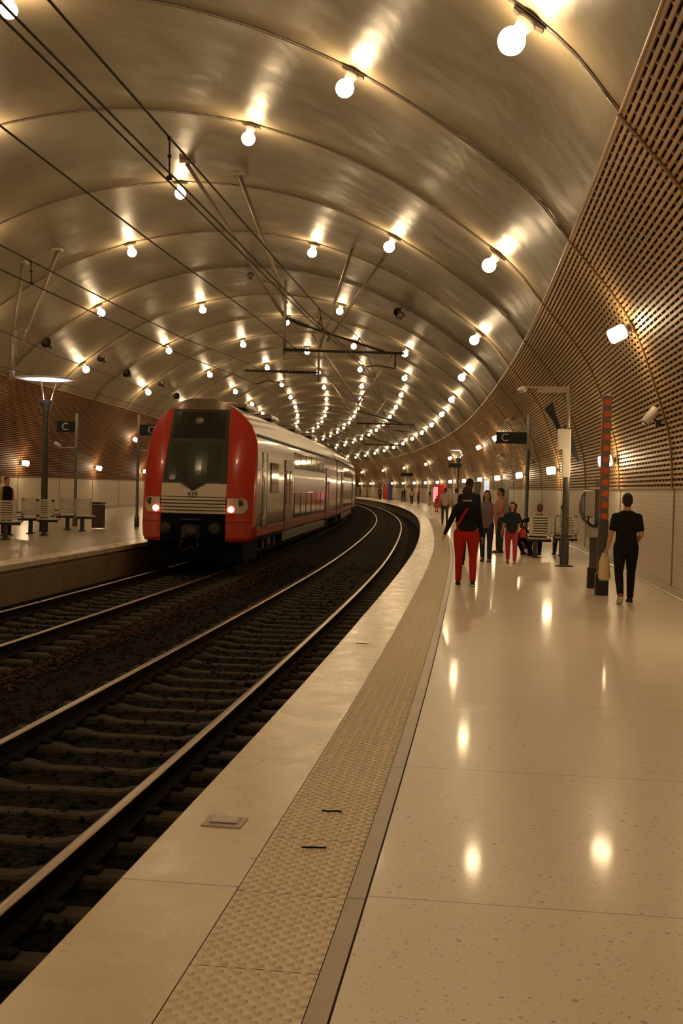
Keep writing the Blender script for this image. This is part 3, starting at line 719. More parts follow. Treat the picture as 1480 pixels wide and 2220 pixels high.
gr = tb('grille', patch(0, 0, .86, 1.27, .02, 10, 3, lambda z: (-.80, .80)), M['tdark'])
for i in range(5):
    tb('grille_slat', patch(0, 0, .87 + i * .083, .927 + i * .083, .055, 10, 2, lambda z: (-.79, .79), .05), M['twhite'], gr)
for sg in (-1, 1):
    pod = tb('lamp_surround', patch(0, 0, .88, 1.25, .03, 8, 8, lambda z, sg=sg: tuple(sorted((sg * .83, sg * (1.12 + .17 * math.sqrt(max(0, 1 - ((z - 1.07) / .2) ** 2))))))), M['twhite'])
    yl = front_y(.93, 1.0)
    mb = MB(); mb.lathe([(.02, .03), (.085, .03), (.095, .0), (.09, -.04)], 20, M=Matrix.Translation((sg * .93, yl - .05, .98)) @ Matrix.Rotation(PI / 2, 4, 'X')); tb('tail_lamp_rim', mb, M['tlamp_rim'], pod)
    mb = MB(); mb.ball((sg * .93, yl - .075, .98), (.075, .03, .075), 16, 8); tb('tail_lamp', mb, M['tlamp'], pod)
    mb = MB(); mb.lathe([(.02, .02), (.075, .02), (.085, .0), (.08, -.04)], 18, M=Matrix.Translation((sg * 1.12, front_y(1.12, 1.15) - .04, 1.15)) @ Matrix.Rotation(PI / 2, 4, 'X')); tb('headlamp', mb, M['lens'], pod)
# centre recess with coupler
tb('coupler_recess', patch(0, 0, .17, .86, .025, 6, 4, lambda z: (-.80, .80)), M['black'])
mb = MB(); y0 = -1.2
mb.bbox((0, y0 - .12, .42), (.42, .30, .34), .04); mb.lathe([(.04, .16), (.13, .14), (.15, .05), (.12, 0)], 16, M=Matrix.Translation((.05, y0 - .25, .42)) @ Matrix.Rotation(PI / 2, 4, 'X')); mb.bbox((0, y0 - .08, .72), (.5, .1, .05), .01)
for x in (-.16, .16): mb.tube([(x, y0 - .2, .25), (x * 1.5, y0 - .3, .08), (x * .8, y0 - .25, -.02), (x * .1, y0 - .2, .1)], .022, 6)
tb('coupler', mb, M['dark_steel'])
for sg in (-1, 1):
    mb = MB(); mb.lathe([(.05, -.1), (.05, .12), (.14, .14), (.15, .18), (.1, .19)], 16, M=Matrix.Translation((sg * .60, y0 - .06, .50)) @ Matrix.Rotation(PI / 2, 4, 'X')); tb('buffer', mb, M['dark_steel'])
for sg in (-1, 1):
    tb('bumper_seam', patch(0, 0, .655, .67, .012, 6, 1, lambda z, sg=sg: tuple(sorted((sg * .84, sg * 1.36)))), M['tdark'])
# underframe plough
mb = MB(); mb.loft([[(x, y, z) for x, y in ((-1.2, -.75), (1.2, -.75), (1.25, 1.2), (-1.25, 1.2))] for z in (-.32, .2)], True, smooth=False); tb('plough', mb, M['black'])
# carriages
def carriage(T, L, y_first, first, nm_i):
    mb = MB(); o_ = outline(); ys = [y_first] + [y_first + (L - y_first) * i / 6 for i in range(1, 7)]
    side = MB(); roof = MB()
    low = [q for q in HS if q[1] <= 2.95]; top = [q for q in HS if q[1] >= 2.85]
    prof_r = low[::-1] if False else low
    for sg in (1, -1):
        side.loft([[(sg * x, y, z) for x, z in prof_r] for y in ys], False, closed=False, smooth=True)
    tp = top + [(-x, z) for x, z in top[::-1][1:]]
    roof.loft([[(x, y, z) for x, z in tp] for y in ys], False, closed=False, smooth=True)
    for y in (ys[0], ys[-1]):
        n = len(o_); side.add([(x * .99, y, z) for x, z in o_], [tuple(range(n))], smooth=False)
    b_ = tb('carriage_body', side, M['silver'], T=T); tb('carriage_roof', roof, M['roof'], T=T)
    for sg in (1, -1):
        sb = MB(); sb.box((sg * 1.375, (y_first + L) / 2, 2.97 - .10), (.05, L - y_first, .03)); tb('gutter', sb, M['tdark'], b_, T)
        sb = MB(); sb.box((sg * 1.392, (y_first + L) / 2, .40), (.04, L - y_first, .22)); tb('sill_band', sb, M['red'], b_, T)
        sb = MB(); sb.box((sg * 1.408, (y_first + L) / 2, 1.98), (.02, L - y_first, .035)); tb('painted_highlight_strip', sb, M['bench'], b_, T)  # pale strip paints the wall lamps' reflection along the carriage side
    # doors
    doors = [5.6, 19.2] if first else [4.2, 19.0]
    for sg in (1, -1):
        for dy in doors:
            dd = MB(); dd.box((sg * 1.41, dy + .7, 1.32), (.045, 1.75, 2.1)); d_ = tb('door', dd, M['door_red'], T=T)
            dd = MB()
            for q in (.28, 1.12): dd.box((sg * 1.43, dy + q, 1.55), (.03, .46, 1.0))
            tb('door_glass', dd, M['tglass'], d_, T)
        a0, a1 = doors[0] + 2.2, doors[1] - .8
        if sg == 1 or first:
            n = 6
            for i in range(n):
                y = a0 + (a1 - a0) * (i + .5) / n; wd = (a1 - a0) / n * .86
                for z, h in ((2.42, .52), (.98, .80)):
                    q = MB(); q.bbox((sg * (1.40 if z > 2 else 1.405), y, z), (.03, wd, h), .01)
                    if z > 2: q.v = [(v_[0] - sg * max(0, v_[2] - 2.35) * .08, v_[1], v_[2]) for v_ in q.v]
                    tb('side_window', q, M['tglass'], T=T)
            q = MB(); q.box((sg * 1.406, (a0 + a1) / 2, 1.66), (.02, a1 - a0, .42)); tb('colour_band', q, M['pinkband'], T=T)
        if first:
            q = MB(); q.bbox((sg * 1.402, 1.25, 1.45), (.02, .75, 2.0), .008); cd_ = tb('cab_door', q, M['silver'], T=T)
            q = MB(); q.box((sg * 1.408, .84, 1.45), (.02, .03, 2.0)); q.box((sg * 1.408, 1.66, 1.45), (.02, .03, 2.0)); tb('door_gasket', q, M['tdark'], cd_, T)
            q = MB(); q.bbox((sg * 1.415, 3.1, 1.80), (.03, 1.5, .82), .03); cw_ = tb('cab_window', q, M['tglass'], T=T)
            q = MB(); q.tube([(sg * 1.44, .74, .8), (sg * 1.47, .74, .95), (sg * 1.47, .74, 1.7), (sg * 1.44, .74, 1.85)], .016, 6); tb('handrail', q, M['bench'], T=T)
    # underframe and wheels
    for sg in (1, -1):
        q = MB(); q.bbox((sg * 1.34, (L + y_first) / 2, .06), (.05, L - y_first - 11.0, .26), .01); tb('skirt_panel', q, M['skirt_t'], T=T)
    q = MB(); q.box((0, (L + y_first) / 2, .0), (2.3, L - y_first - 6.5, .5)); tb('underframe', q, M['black'], T=T)
    for by in (3.6, L - 3.6):
        q = MB(); q.box((0, by, -.08), (2.2, 2.9, .25))
        for wy in (-1.15, 1.15):
            for sg in (-1, 1): q.lathe([(.05, -.06), (.42, -.06), (.44, .0), (.42, .06), (.05, .06)], 20, M=Matrix.Translation((sg * .75, by + wy, -.09)) @ Matrix.Rotation(PI / 2, 4, 'Y'))
        for sg in (-1, 1): q.bbox((sg * 1.12, by, .02), (.2, .7, .3), .04); q.box((sg * 1.15, by - 1.1, -.02), (.14, .3, .26)); q.box((sg * 1.15, by + 1.1, -.02), (.14, .3, .26))
        tb('bogie', q, M['dark_steel'], T=T)
    # roof gear
    for ry in ((3.5, 8.5, 15.0, 21.0) if first else (5.0, 13.0, 20.5)):
        q = MB(); q.bbox((0, ry, 3.78), (1.3, 1.9, .16), .04); rg = tb('roof_unit', q, M['roof'], T=T)
        q = MB()
        for i in range(6): q.box((.0, ry - .7 + i * .28, 3.865), (1.1, .06, .02))
        tb('louvre', q, M['tdark'], rg, T)
carriage(TM, TL, .05, True, 0)
s = 53.6
for i in range(1, 4):
    T_, L_ = frame_at(s, s + 25.2); carriage(T_, L_, 0, False, i)
    q = MB(); q.box((0, -.3, 1.7), (2.3, .7, 2.9)); tb('gangway', q, M['black'], T=T_)
    s += 25.8

# ================================================================== PLATFORM FURNITURE
# near striped post and phone post
t = thing('striped_post', 'tall square post with orange squares on grey and a black foot', 'post', 18.11, 1.93)
mb = MB(); mb.bbox((0, 0, .17), (.20, .17, .34), .01); obj('foot', mb, M['post_base'], t)
mb = MB(); mb.bbox((0, 0, .76), (.15, .13, .84), .006); obj('lower_shaft', mb, M['post'], t)
mb = MB(); mb.bbox((0, 0, 2.16), (.13, .12, 1.96), .006); up_ = obj('upper_shaft', mb, M['greyband'], t)
for i in range(11):
    z = 1.24 + i * .178
    mb = MB(); mb.box((.008, -.064, z), (.095, .006, .088)); mb.box((.068, 0, z), (.006, .10, .088)); obj('orange_square', mb, M['orange'], up_)
mb = MB(); mb.box((-.068, 0, 2.2), (.006, .05, 1.8)); mb.box((-.055, -.063, 2.2), (.012, .006, 1.8)); obj('red_edge_strip', mb, M['reddim'], up_)
t = thing('platform_telephone', 'grey post with a pale phone housing, dark curved hood and black foot', 'telephone', 19.37, 1.94)
mb = MB(); mb.bbox((0, 0, .17), (.20, .18, .36), .01); obj('foot', mb, M['post_base'], t)
mb = MB(); mb.bbox((.0, 0, .63), (.15, .14, .62), .006); mb.bbox((.03, .03, 1.35), (.07, .07, .9), .006); obj('post_shaft', mb, M['post'], t)
mb = MB(); mb.bbox((-.03, -.02, .96), (.22, .2, .20), .01); obj('control_box', mb, M['bench'], t)
mb = MB(); mb.bbox((-.115, -.02, 1.42), (.16, .24, .46), .02); hb = obj('phone_housing', mb, M['bench'], t)
mb = MB(); pts = [(-.19, 0, 1.62), (-.235, 0, 1.58), (-.25, 0, 1.45), (-.245, 0, 1.28), (-.20, 0, 1.16), (-.12, 0, 1.08), (.0, 0, 1.03), (.08, 0, 1.02)]
rings = []
for i, (x, y, z) in enumerate(pts): rings.append([(x - .012, -.15, z - .012), (x + .02, -.15, z + .02), (x + .02, .13, z + .02), (x - .012, .13, z - .012)])
mb.loft(rings, True, smooth=False); obj('hood_rim', mb, M['post'], t)
mb = MB(); mb.tube([(-.12, -.12, 1.24), (-.13, -.17, 1.12), (-.06, -.18, 1.04), (.02, -.14, 1.06), (.05, -.09, 1.16)], .012, 6); obj('handset_cord', mb, M['black'], t)
mb = MB(); mb.bbox((-.02, -.02, 1.68), (.17, .18, .03), .008); obj('housing_lid', mb, M['white'], t)
# camera and box post
t = thing('equipment_post', 'grey round post with a white box near its top and a camera arm', 'post', 24.8, 1.94)
mb = MB(); mb.lathe([(.20, 0), (.20, .02), (.10, .03), (.095, .04), (.095, .62), (.07, .64)], 20); obj('foot', mb, M['post_base'], t)
mb = MB(); mb.lathe([(.075, .6), (.075, 1.92), (.07, 1.93)], 18); obj('lower_shaft', mb, M['post'], t)
mb = MB(); mb.bbox((-.02, 0, 2.23), (.17, .12, .62), .01); obj('painted_lit_shaft', mb, M['white'], t)  # lamplight on the post's metal, put in as a white section
mb = MB(); mb.bbox((-.07, 0, 2.75), (.27, .16, .44), .012); bx_ = obj('white_box', mb, M['white'], t)
mb = MB(); mb.lathe([(.045, 2.5), (.045, 3.88), (.03, 3.9)], 14); obj('upper_shaft', mb, M['steel'], t)
mb = MB(); mb.box((-.52, 0, 3.86), (1.08, .03, .04)); mb.box((-.36, 0, 3.80), (.62, .02, .10)); obj('camera_arm', mb, M['steel'], t)
mb = MB(); mb.lathe([(.03, -.14), (.06, -.13), (.065, .1), (.05, .14)], 12, M=Matrix.Translation((-1.0, -.02, 3.80)) @ Matrix.Rotation(PI / 2, 4, 'X') @ Matrix.Rotation(.4, 4, 'Y')); obj('small_camera', mb, M['white'], t)
# dark bow-tie panel
def bow(x, z, w_, h_, sg):
    return [(x - sg * w_, z + h_), (x, z)]
t = thing('display_panel', 'dark bow-tie shaped display hanging askew behind the white box', 'display', 26.0, 1.95, 3.1)
mb = MB()
def prism(mb, pts, y0, y1):
    n = len(pts); mb.add([(x, y0, z) for x, z in pts] + [(x, y1, z) for x, z in pts], [tuple(range(n)), tuple(range(n, 2 * n))[::-1]] + [(i, i + n, (i + 1) % n + n, (i + 1) % n) for i in range(n)], smooth=False)
prism(mb, [(-.44, .38), (-.26, .54), (-.16, .22), (-.06, -.06), (-.02, -.12), (-.12, -.12), (-.24, .12)], -.04, .04); obj('upper_wing', mb, M['sign'], t)
mb = MB(); prism(mb, [(.02, .02), (.16, -.02), (.24, -.34), (.38, -.78), (.34, -.80), (.14, -.52), (.02, -.40), (-.02, -.12)], -.04, .04); obj('lower_wing', mb, M['sign'], t)
mb = MB(); mb.tube([(-.04, .03, -.1), (.04, .03, -.1)], .03, 8); mb.box((.02, -.15, -.1), (.04, 1.1, .04)); obj('hinge', mb, M['dark_steel'], t)
# wall camera on the right, on its bracket
t = thing('security_camera', 'white tubular security camera on the right timber wall', 'camera', 18.85, 2.72, 2.88)
mb = MB(); mb.bbox((.16, .06, -.12), (.14, .08, .10), .01); mb.tube([(.14, .05, -.1), (.0, .0, -.03)], .02, 8); obj('bracket', mb, M['dark_steel'], t)
Rc = Matrix.Rotation(math.radians(-42), 4, 'Y') @ Matrix.Rotation(math.radians(65), 4, 'X')
mb = MB(); mb.lathe([(.03, -.15), (.075, -.14), (.08, .13), (.07, .15)], 18, M=Matrix.Rotation(math.radians(38), 4, 'Y')); obj('housing', mb, M['white'], t)
mb = MB(); mb.lathe([(.02, .0), (.06, .0), (.06, .02), (.02, .022)], 16, M=Matrix.Rotation(math.radians(38), 4, 'Y') @ Matrix.Translation((0, 0, -.165))); obj('lens_ring', mb, M['post'], t)
def small_cam(s, z, label):
    a = a_of_z(z); v, zz, n = sec(a); t = thing('security_camera', label, 'camera', s, CU + v, zz)
    mb = MB(); mb.tube([(0, 0, 0), (-.18, 0, -.03)], .02, 6); obj('bracket', mb, M['dark_steel'], t)
    mb = MB(); mb.lathe([(.03, -.16), (.07, -.15), (.07, .14), (.05, .16)], 12, M=Matrix.Translation((-.22, 0, -.02)) @ Matrix.Rotation(math.radians(60), 4, 'Y')); obj('housing', mb, M['bench'], t)
small_cam(44.2, 2.75, 'small pale camera on the right timber wall left of the white-box post')
small_cam(46.1, 4.5, 'small pale camera high on the right timber wall above the sign with letter C')
small_cam(57.7, 3.4, 'small pale camera on the right timber wall under the sign with letter C')
# signs with C
def csign(s, u, h, bw, bh, bz, side, label, cam_arm=True, cx=0.0):
    t = thing('platform_sign', label, 'sign', s, u)
    mb = MB(); mb.lathe([(.09, 0), (.09, .35), (.055, .38), (.055, 2.75), (.05, 2.76)], 14); obj('lower_shaft', mb, M['post'], t)
    mb = MB(); mb.lathe([(.052, 2.74), (.052, h - .02), (.03, h)], 14); obj('upper_shaft', mb, M['post_light'], t)
    x0 = side * (.05 + bw / 2)
    mb = MB(); mb.bbox((x0, 0, bz), (bw, .08, bh), .012); b_ = obj('sign_board', mb, M['sign'], t)
    text('letter', 'C', bh * .95, Matrix.Translation((x0 + cx, -.045, bz)) @ Matrix.Rotation(PI / 2, 4, 'X'), M['sign_txt'], b_)
    if cam_arm:
        mb = MB(); mb.box((side * .32, 0, bz - .72), (.6, .03, .04)); obj('camera_arm', mb, M['post_light'], t)
        mb = MB(); mb.lathe([(.03, -.13), (.06, -.12), (.06, .12), (.04, .13)], 12, M=Matrix.Translation((side * .66, -.02, bz - .62)) @ Matrix.Rotation(math.radians(-60), 4, 'Y')); obj('small_camera', mb, M['white'], t)
    return t
csign(31.8, 1.57, 3.75, .84, .32, 3.08, -1, 'dark sign board with a pale letter C on a post of the right platform', True, -.18)
csign(38.95, -13.56, 3.95, .66, .38, 3.47, -1, 'dark sign board with letter C on the left platform, left of the other one', True, -.02)
csign(39.66, -11.53, 4.0, .62, .38, 3.45, 1, 'dark sign board with letter C partly hidden by the train nose', True, .1)
# uplighter masts
def uplight(s, u, dia, zd, zc, label, strength):
    t = thing('uplighter_mast', label, 'floodlight mast', s, u)
    mb = MB(); mb.lathe([(.13, 0), (.13, .5), (.11, .52)], 18); obj('foot', mb, M['post_base'], t)
    mb = MB(); mb.lathe([(.10, .4), (.10, zc - .55), (.10, zc - .35), (.22, zc + .06), (.205, zc + .065), (.10, zc - .14), (.02, zc - .15)], 18); obj('mast', mb, M['post'], t)
    for a in (0.3, 2.4, 4.5):
        mb = MB(); mb.tube([(.12 * math.cos(a), .12 * math.sin(a), zc - .05), (.30 * math.cos(a), .30 * math.sin(a), zd - .04)], .018, 6); obj('stay', mb, M['bench'], t)
    mb = MB(); mb.lathe([(.05, zc - .13), (.11, zc - .12), (.11, zc - .10), (.02, zc - .09)], 14); obj('spot_lens', mb, M['spot_on'], t)
    mb = MB(); mb.lathe([(.02, zd), (dia * .25, zd - .005), (dia / 2, zd + .03), (dia / 2, zd + .05), (.02, zd + .03)], 28); obj('reflector_disc', mb, M['disc'], t)
uplight(33.9, -12.95, 1.9, 4.65, 3.97, 'dark mast with a bright round reflector disc on the left platform', 1)
uplight(84, 2.1, 1.35, 4.5, 3.9, 'distant mast with a bright reflector disc on the right platform', 1)
# benches: single slatted metal bench seats
def seat_proto():
    t = bpy.data.objects.new('metal_bench', None); COL.objects.link(t); t['category'] = 'bench'
    fr = MB(); W_, H_, B_ = .53, .50, .53
    fr.bbox((-W_ / 2 + .045, 0, B_ + H_ / 2), (.09, .03, H_), .006); fr.bbox((W_ / 2 - .045, 0, B_ + H_ / 2), (.09, .03, H_), .006)
    fr.bbox((0, 0, B_ + .03), (W_, .03, .06), .006); fr.bbox((0, 0, B_ + H_ - .025), (W_, .03, .05), .006)
    for i in range(6): fr.bbox((0, 0, B_ + .095 + i * .062), (W_ - .14, .026, .042), .004)
    obj('backrest', fr, M['bench'], t)
    st = MB(); st.bbox((0, .25, .47), (W_, .46, .04), .01)
    for i in range(5): st.box((0, .08 + i * .085, .492), (W_ - .1, .03, .006))
    obj('seat_panel', st, M['bench'], t)
    q = MB(); q.bbox((0, .20, .42), (W_ + .05, .10, .07), .01); q.bbox((-.1, .2, .21), (.10, .12, .42), .01); q.bbox((-.1, .2, .02), (.14, .36, .04), .01); obj('leg', q, M['bench_dark'], t)
    q = MB(); q.bbox((W_ / 2 + .015, .22, .62), (.03, .40, .03), .006); q.bbox((W_ / 2 + .015, .40, .55), (.03, .03, .14), .006); obj('armrest', q, M['bench_dark'], t)
    return t
sp0 = seat_proto()
SEATS = [(28.5, -12.05, 0, 'slatted metal bench seat at the left picture edge, nearest of the front row'), (31.3, -12.0, 0, 'slatted metal bench seat in front of the reflector mast'), (34.7, -11.95, 0, 'slatted metal bench seat beside the brown litter bin'),
         (32.4, -12.85, PI, 'slatted metal bench seat facing away, behind the nearest left seats'), (35.8, -12.85, PI, 'slatted metal bench seat facing away, behind the middle left seat'), (29.4, -12.05, 0, 'slatted metal bench seat next to the leftmost one'), (32.5, -12.0, 0, 'slatted metal bench seat right of the one by the mast'),
         (27.6, 1.62, 0, 'slatted metal bench seat holding the reddish-haired person in black'), (28.6, 2.35, 0, 'slatted metal bench seat partly hidden by the white-box post')]
first = True
for (s_, u_, r_, lb) in SEATS:
    if (s_, u_) in ((29.4, -12.05), (32.5, -12.0)): continue
    o = dup(sp0, loc=P(s_, u_, 0), rot=th(s_) + r_, label=lb, group='slatted seats on the platforms')
for c_ in list(sp0.children): bpy.data.objects.remove(c_)
bpy.data.objects.remove(sp0)
t = thing('litter_bin', 'brown square litter bin at the end of the left seats', 'bin', 37.0, -12.15)
mb = MB(); mb.bbox((0, 0, .42), (.36, .36, .78), .02); obj('bin_body', mb, M['bin'], t)
mb = MB(); mb.bbox((0, 0, .86), (.40, .40, .07), .02); obj('bin_lid', mb, M['dark_steel'], t)
# floor plate and marks
t = thing('floor_plate', 'small square metal plate let into the pale platform edge', 'plate', 5.2, -1.215, .001, rot=-.02)
mb = MB(); mb.bbox((0, 0, .002), (.19, .17, .006), .002); obj('plate_frame', mb, M['band'], t)
mb = MB(); mb.bbox((.0, .01, .006), (.13, .10, .010), .003); obj('raised_boss', mb, M['conduit'], t)
for s_, u_, L_, lb in ((5.45, -.74, .10, 'short dark mark on the tactile strip, farther of two'), (4.88, -.74, .11, 'short dark mark on the tactile strip, nearer of two'), (11.4, -1.21, .12, 'short dark mark on the pale platform edge')):
    mb = MB(); mb.bbox((0, 0, .004), (L_, .012, .006), .002); o = obj('scuff_mark', mb, M['black']); o.location = P(s_, u_, .008); o.rotation_euler = (0, 0, th(s_) + .12); tag(o, lb, 'mark')
# machines and totems
t = thing('vending_machine', 'tall red vending machine with a pink lit front', 'vending machine', 98.2, 1.64)
mb = MB(); mb.bbox((0.25, 0, 1.02), (.95, .9, 2.04), .03); obj('cabinet', mb, M['machine_red'], t)
mb = MB(); mb.bbox((-.26, 0, 1.15), (.06, .80, 1.3), .01); mb.bbox((-.12, -.47, 1.15), (.28, .03, 1.3), .01); obj('lit_front', mb, M['machine_lit'], t)
t = thing('blue_totem', 'tall narrow blue panel standing by the far wall', 'totem', 153.9, 1.9)
mb = MB(); mb.bbox((0, 0, 1.05), (.55, .2, 2.1), .02); obj('panel', mb, M['blue'], t)
mb = MB(); mb.bbox((0, 0, .04), (.8, .4, .08), .02); obj('base', mb, M['post_base'], t)
t = thing('ticket_totem', 'pale blue lit display column behind the woman in red trousers', 'totem', 62, 2.2)
mb = MB(); mb.bbox((0, 0, 1.25), (.34, .28, 2.0), .02); obj('column', mb, M['post_light'], t)
mb = MB(); mb.bbox((0, -.15, 1.45), (.26, .03, 1.4), .01); obj('display', mb, M['screen_pale'], t)
for s_, u_, lb in ((50, 2.2, 'dark narrow cabinet beyond the seated people'), (68, 2.15, 'dark narrow cabinet beside the pale blue column')):
    t = thing('platform_cabinet', lb, 'cabinet', s_, u_)
    mb = MB(); mb.bbox((0, 0, 1.05), (.36, .3, 2.1), .02); obj('cabinet_body', mb, M['post'], t)
    mb = MB(); mb.bbox((-.02, -.02, 2.13), (.42, .36, .05), .01); obj('cabinet_cap', mb, M['white'], t)
t = thing('information_board', 'dark hanging board on two pale poles over the far platform', 'sign', 70, .9)
mb = MB(); mb.bbox((0, 0, 3.1), (.80, .12, .26), .02); obj('board', mb, M['sign'], t)
mb = MB()
for x in (-.12, .12): mb.tube([(x, 0, 3.0), (x, 0, 0)], .04, 8)
obj('pole_pair', mb, M['post_light'], t)
t = thing('information_board', 'small dark board over the crowd far round the bend', 'sign', 128, 1.2)
mb = MB(); mb.bbox((0, 0, 3.2), (1.4, .14, .4), .02); obj('board', mb, M['sign'], t)
mb = MB(); mb.tube([(0, 0, 3.1), (0, 0, 0)], .05, 8); obj('pole', mb, M['post_light'], t)
t = thing('shop_awning', 'purple and red kiosk canopy far round the bend', 'kiosk', 163, 2.2)
mb = MB(); mb.bbox((0, 0, 2.35), (1.6, 1.6, .5), .05); obj('canopy', mb, M['pinkband'], t)
mb = MB(); mb.bbox((.3, 0, 1.05), (.9, 1.2, 2.1), .03); obj('booth', mb, M['machine_red'], t)

# ================================================================== PEOPLE
DG = None
SKIN = {}
def skin_mat(name, c): return mat(name, c, .5, 0, .35, noise=((20, 20, 20), .15, tuple(x * .8 for x in c)))
M['skin'] = skin_mat('skin_light', (.52, .25, .13)); M['skin2'] = skin_mat('skin_tan', (.42, .18, .085))
def cloth(name, c): 
    if name not in M: M[name] = mat(name, c, .85, 0, .2, noise=((14, 14, 14), .3, tuple(x * .65 for x in c)), bump=((30, 30, 30), .25, .006))
    return M[name]
M['hair_dark'] = mat('hair_dark', (.014, .008, .006), .75, noise=((60, 60, 8), .5, (.04, .022, .013)), bump=((70, 70, 9), .6, .01))
M['hair_brown'] = mat('hair_brown', (.05, .023, .012), .75, noise=((60, 60, 8), .5, (.03, .015, .008)), bump=((70, 70, 9), .6, .01))
M['hair_red'] = mat('hair_red', (.14, .04, .018), .5, noise=((60, 60, 8), .5, (.08, .025, .01)), bump=((70, 70, 9), .6, .01))
M['eye'] = mat('eye_dark', (.012, .01, .01), .2)
M['lip'] = mat('lip', (.30, .08, .06), .5)
def fuse(name, mb, m, par, vox, smooth_it=3):
    """one continuous surface out of overlapping closed volumes"""
    me = mb.mesh(name); bm = bmesh.new(); bm.from_mesh(me); bmesh.ops.recalc_face_normals(bm, faces=bm.faces); bm.to_mesh(me); bm.free()
    q = bpy.data.objects.new(name, me); COL.objects.link(q)
    r = q.modifiers.new('r', 'REMESH'); r.mode = 'VOXEL'; r.voxel_size = vox; r.use_smooth_shade = True
    k = q.modifiers.new('k', 'SMOOTH'); k.factor = .5; k.iterations = smooth_it
    bpy.context.view_layer.update()
    me2 = bpy.data.meshes.new_from_object(q.evaluated_get(bpy.context.evaluated_depsgraph_get())); bpy.data.objects.remove(q); bpy.data.meshes.remove(me)
    me2.name = name; me2.materials.clear(); me2.materials.append(m)
    me2.polygons.foreach_set('use_smooth', [True] * len(me2.polygons))
    o = bpy.data.objects.new(name, me2); COL.objects.link(o); o.parent = par
    return o
def cap(mb, a, b, ra, rb, n=10, fl=1.0):
    """tapered limb with rounded ends"""
    a, b = Vector(a), Vector(b); d = (b - a).normalized(); pts = []; rs = []
    for i in range(4): t = (i + .3) / 4 * PI / 2; pts.append(a - d * ra * math.cos(t)); rs.append(ra * math.sin(t))
    pts += [a.lerp(b, .0), a.lerp(b, .35), a.lerp(b, .7), b]; rs += [ra, ra * .72 + rb * .28 + .04 * ra, ra * .35 + rb * .65, rb]
    for i in range(4): t = (3.7 - i) / 4 * PI / 2; pts.append(b + d * rb * math.cos(t)); rs.append(rb * math.sin(t))
    mb.tube(pts, rs, n, True, fl)
def rings_body(mb, rows, n=18, Mx=None):
    rings = []
    for z, rx, ry, y in rows:
        ring = [Vector((rx * math.cos(2 * PI * j / n), y + ry * math.sin(2 * PI * j / n), z)) for j in range(n)]
        if Mx is not None: ring = [Mx @ q for q in ring]
        rings.append(ring)
    mb.loft(rings, True, smooth=True)
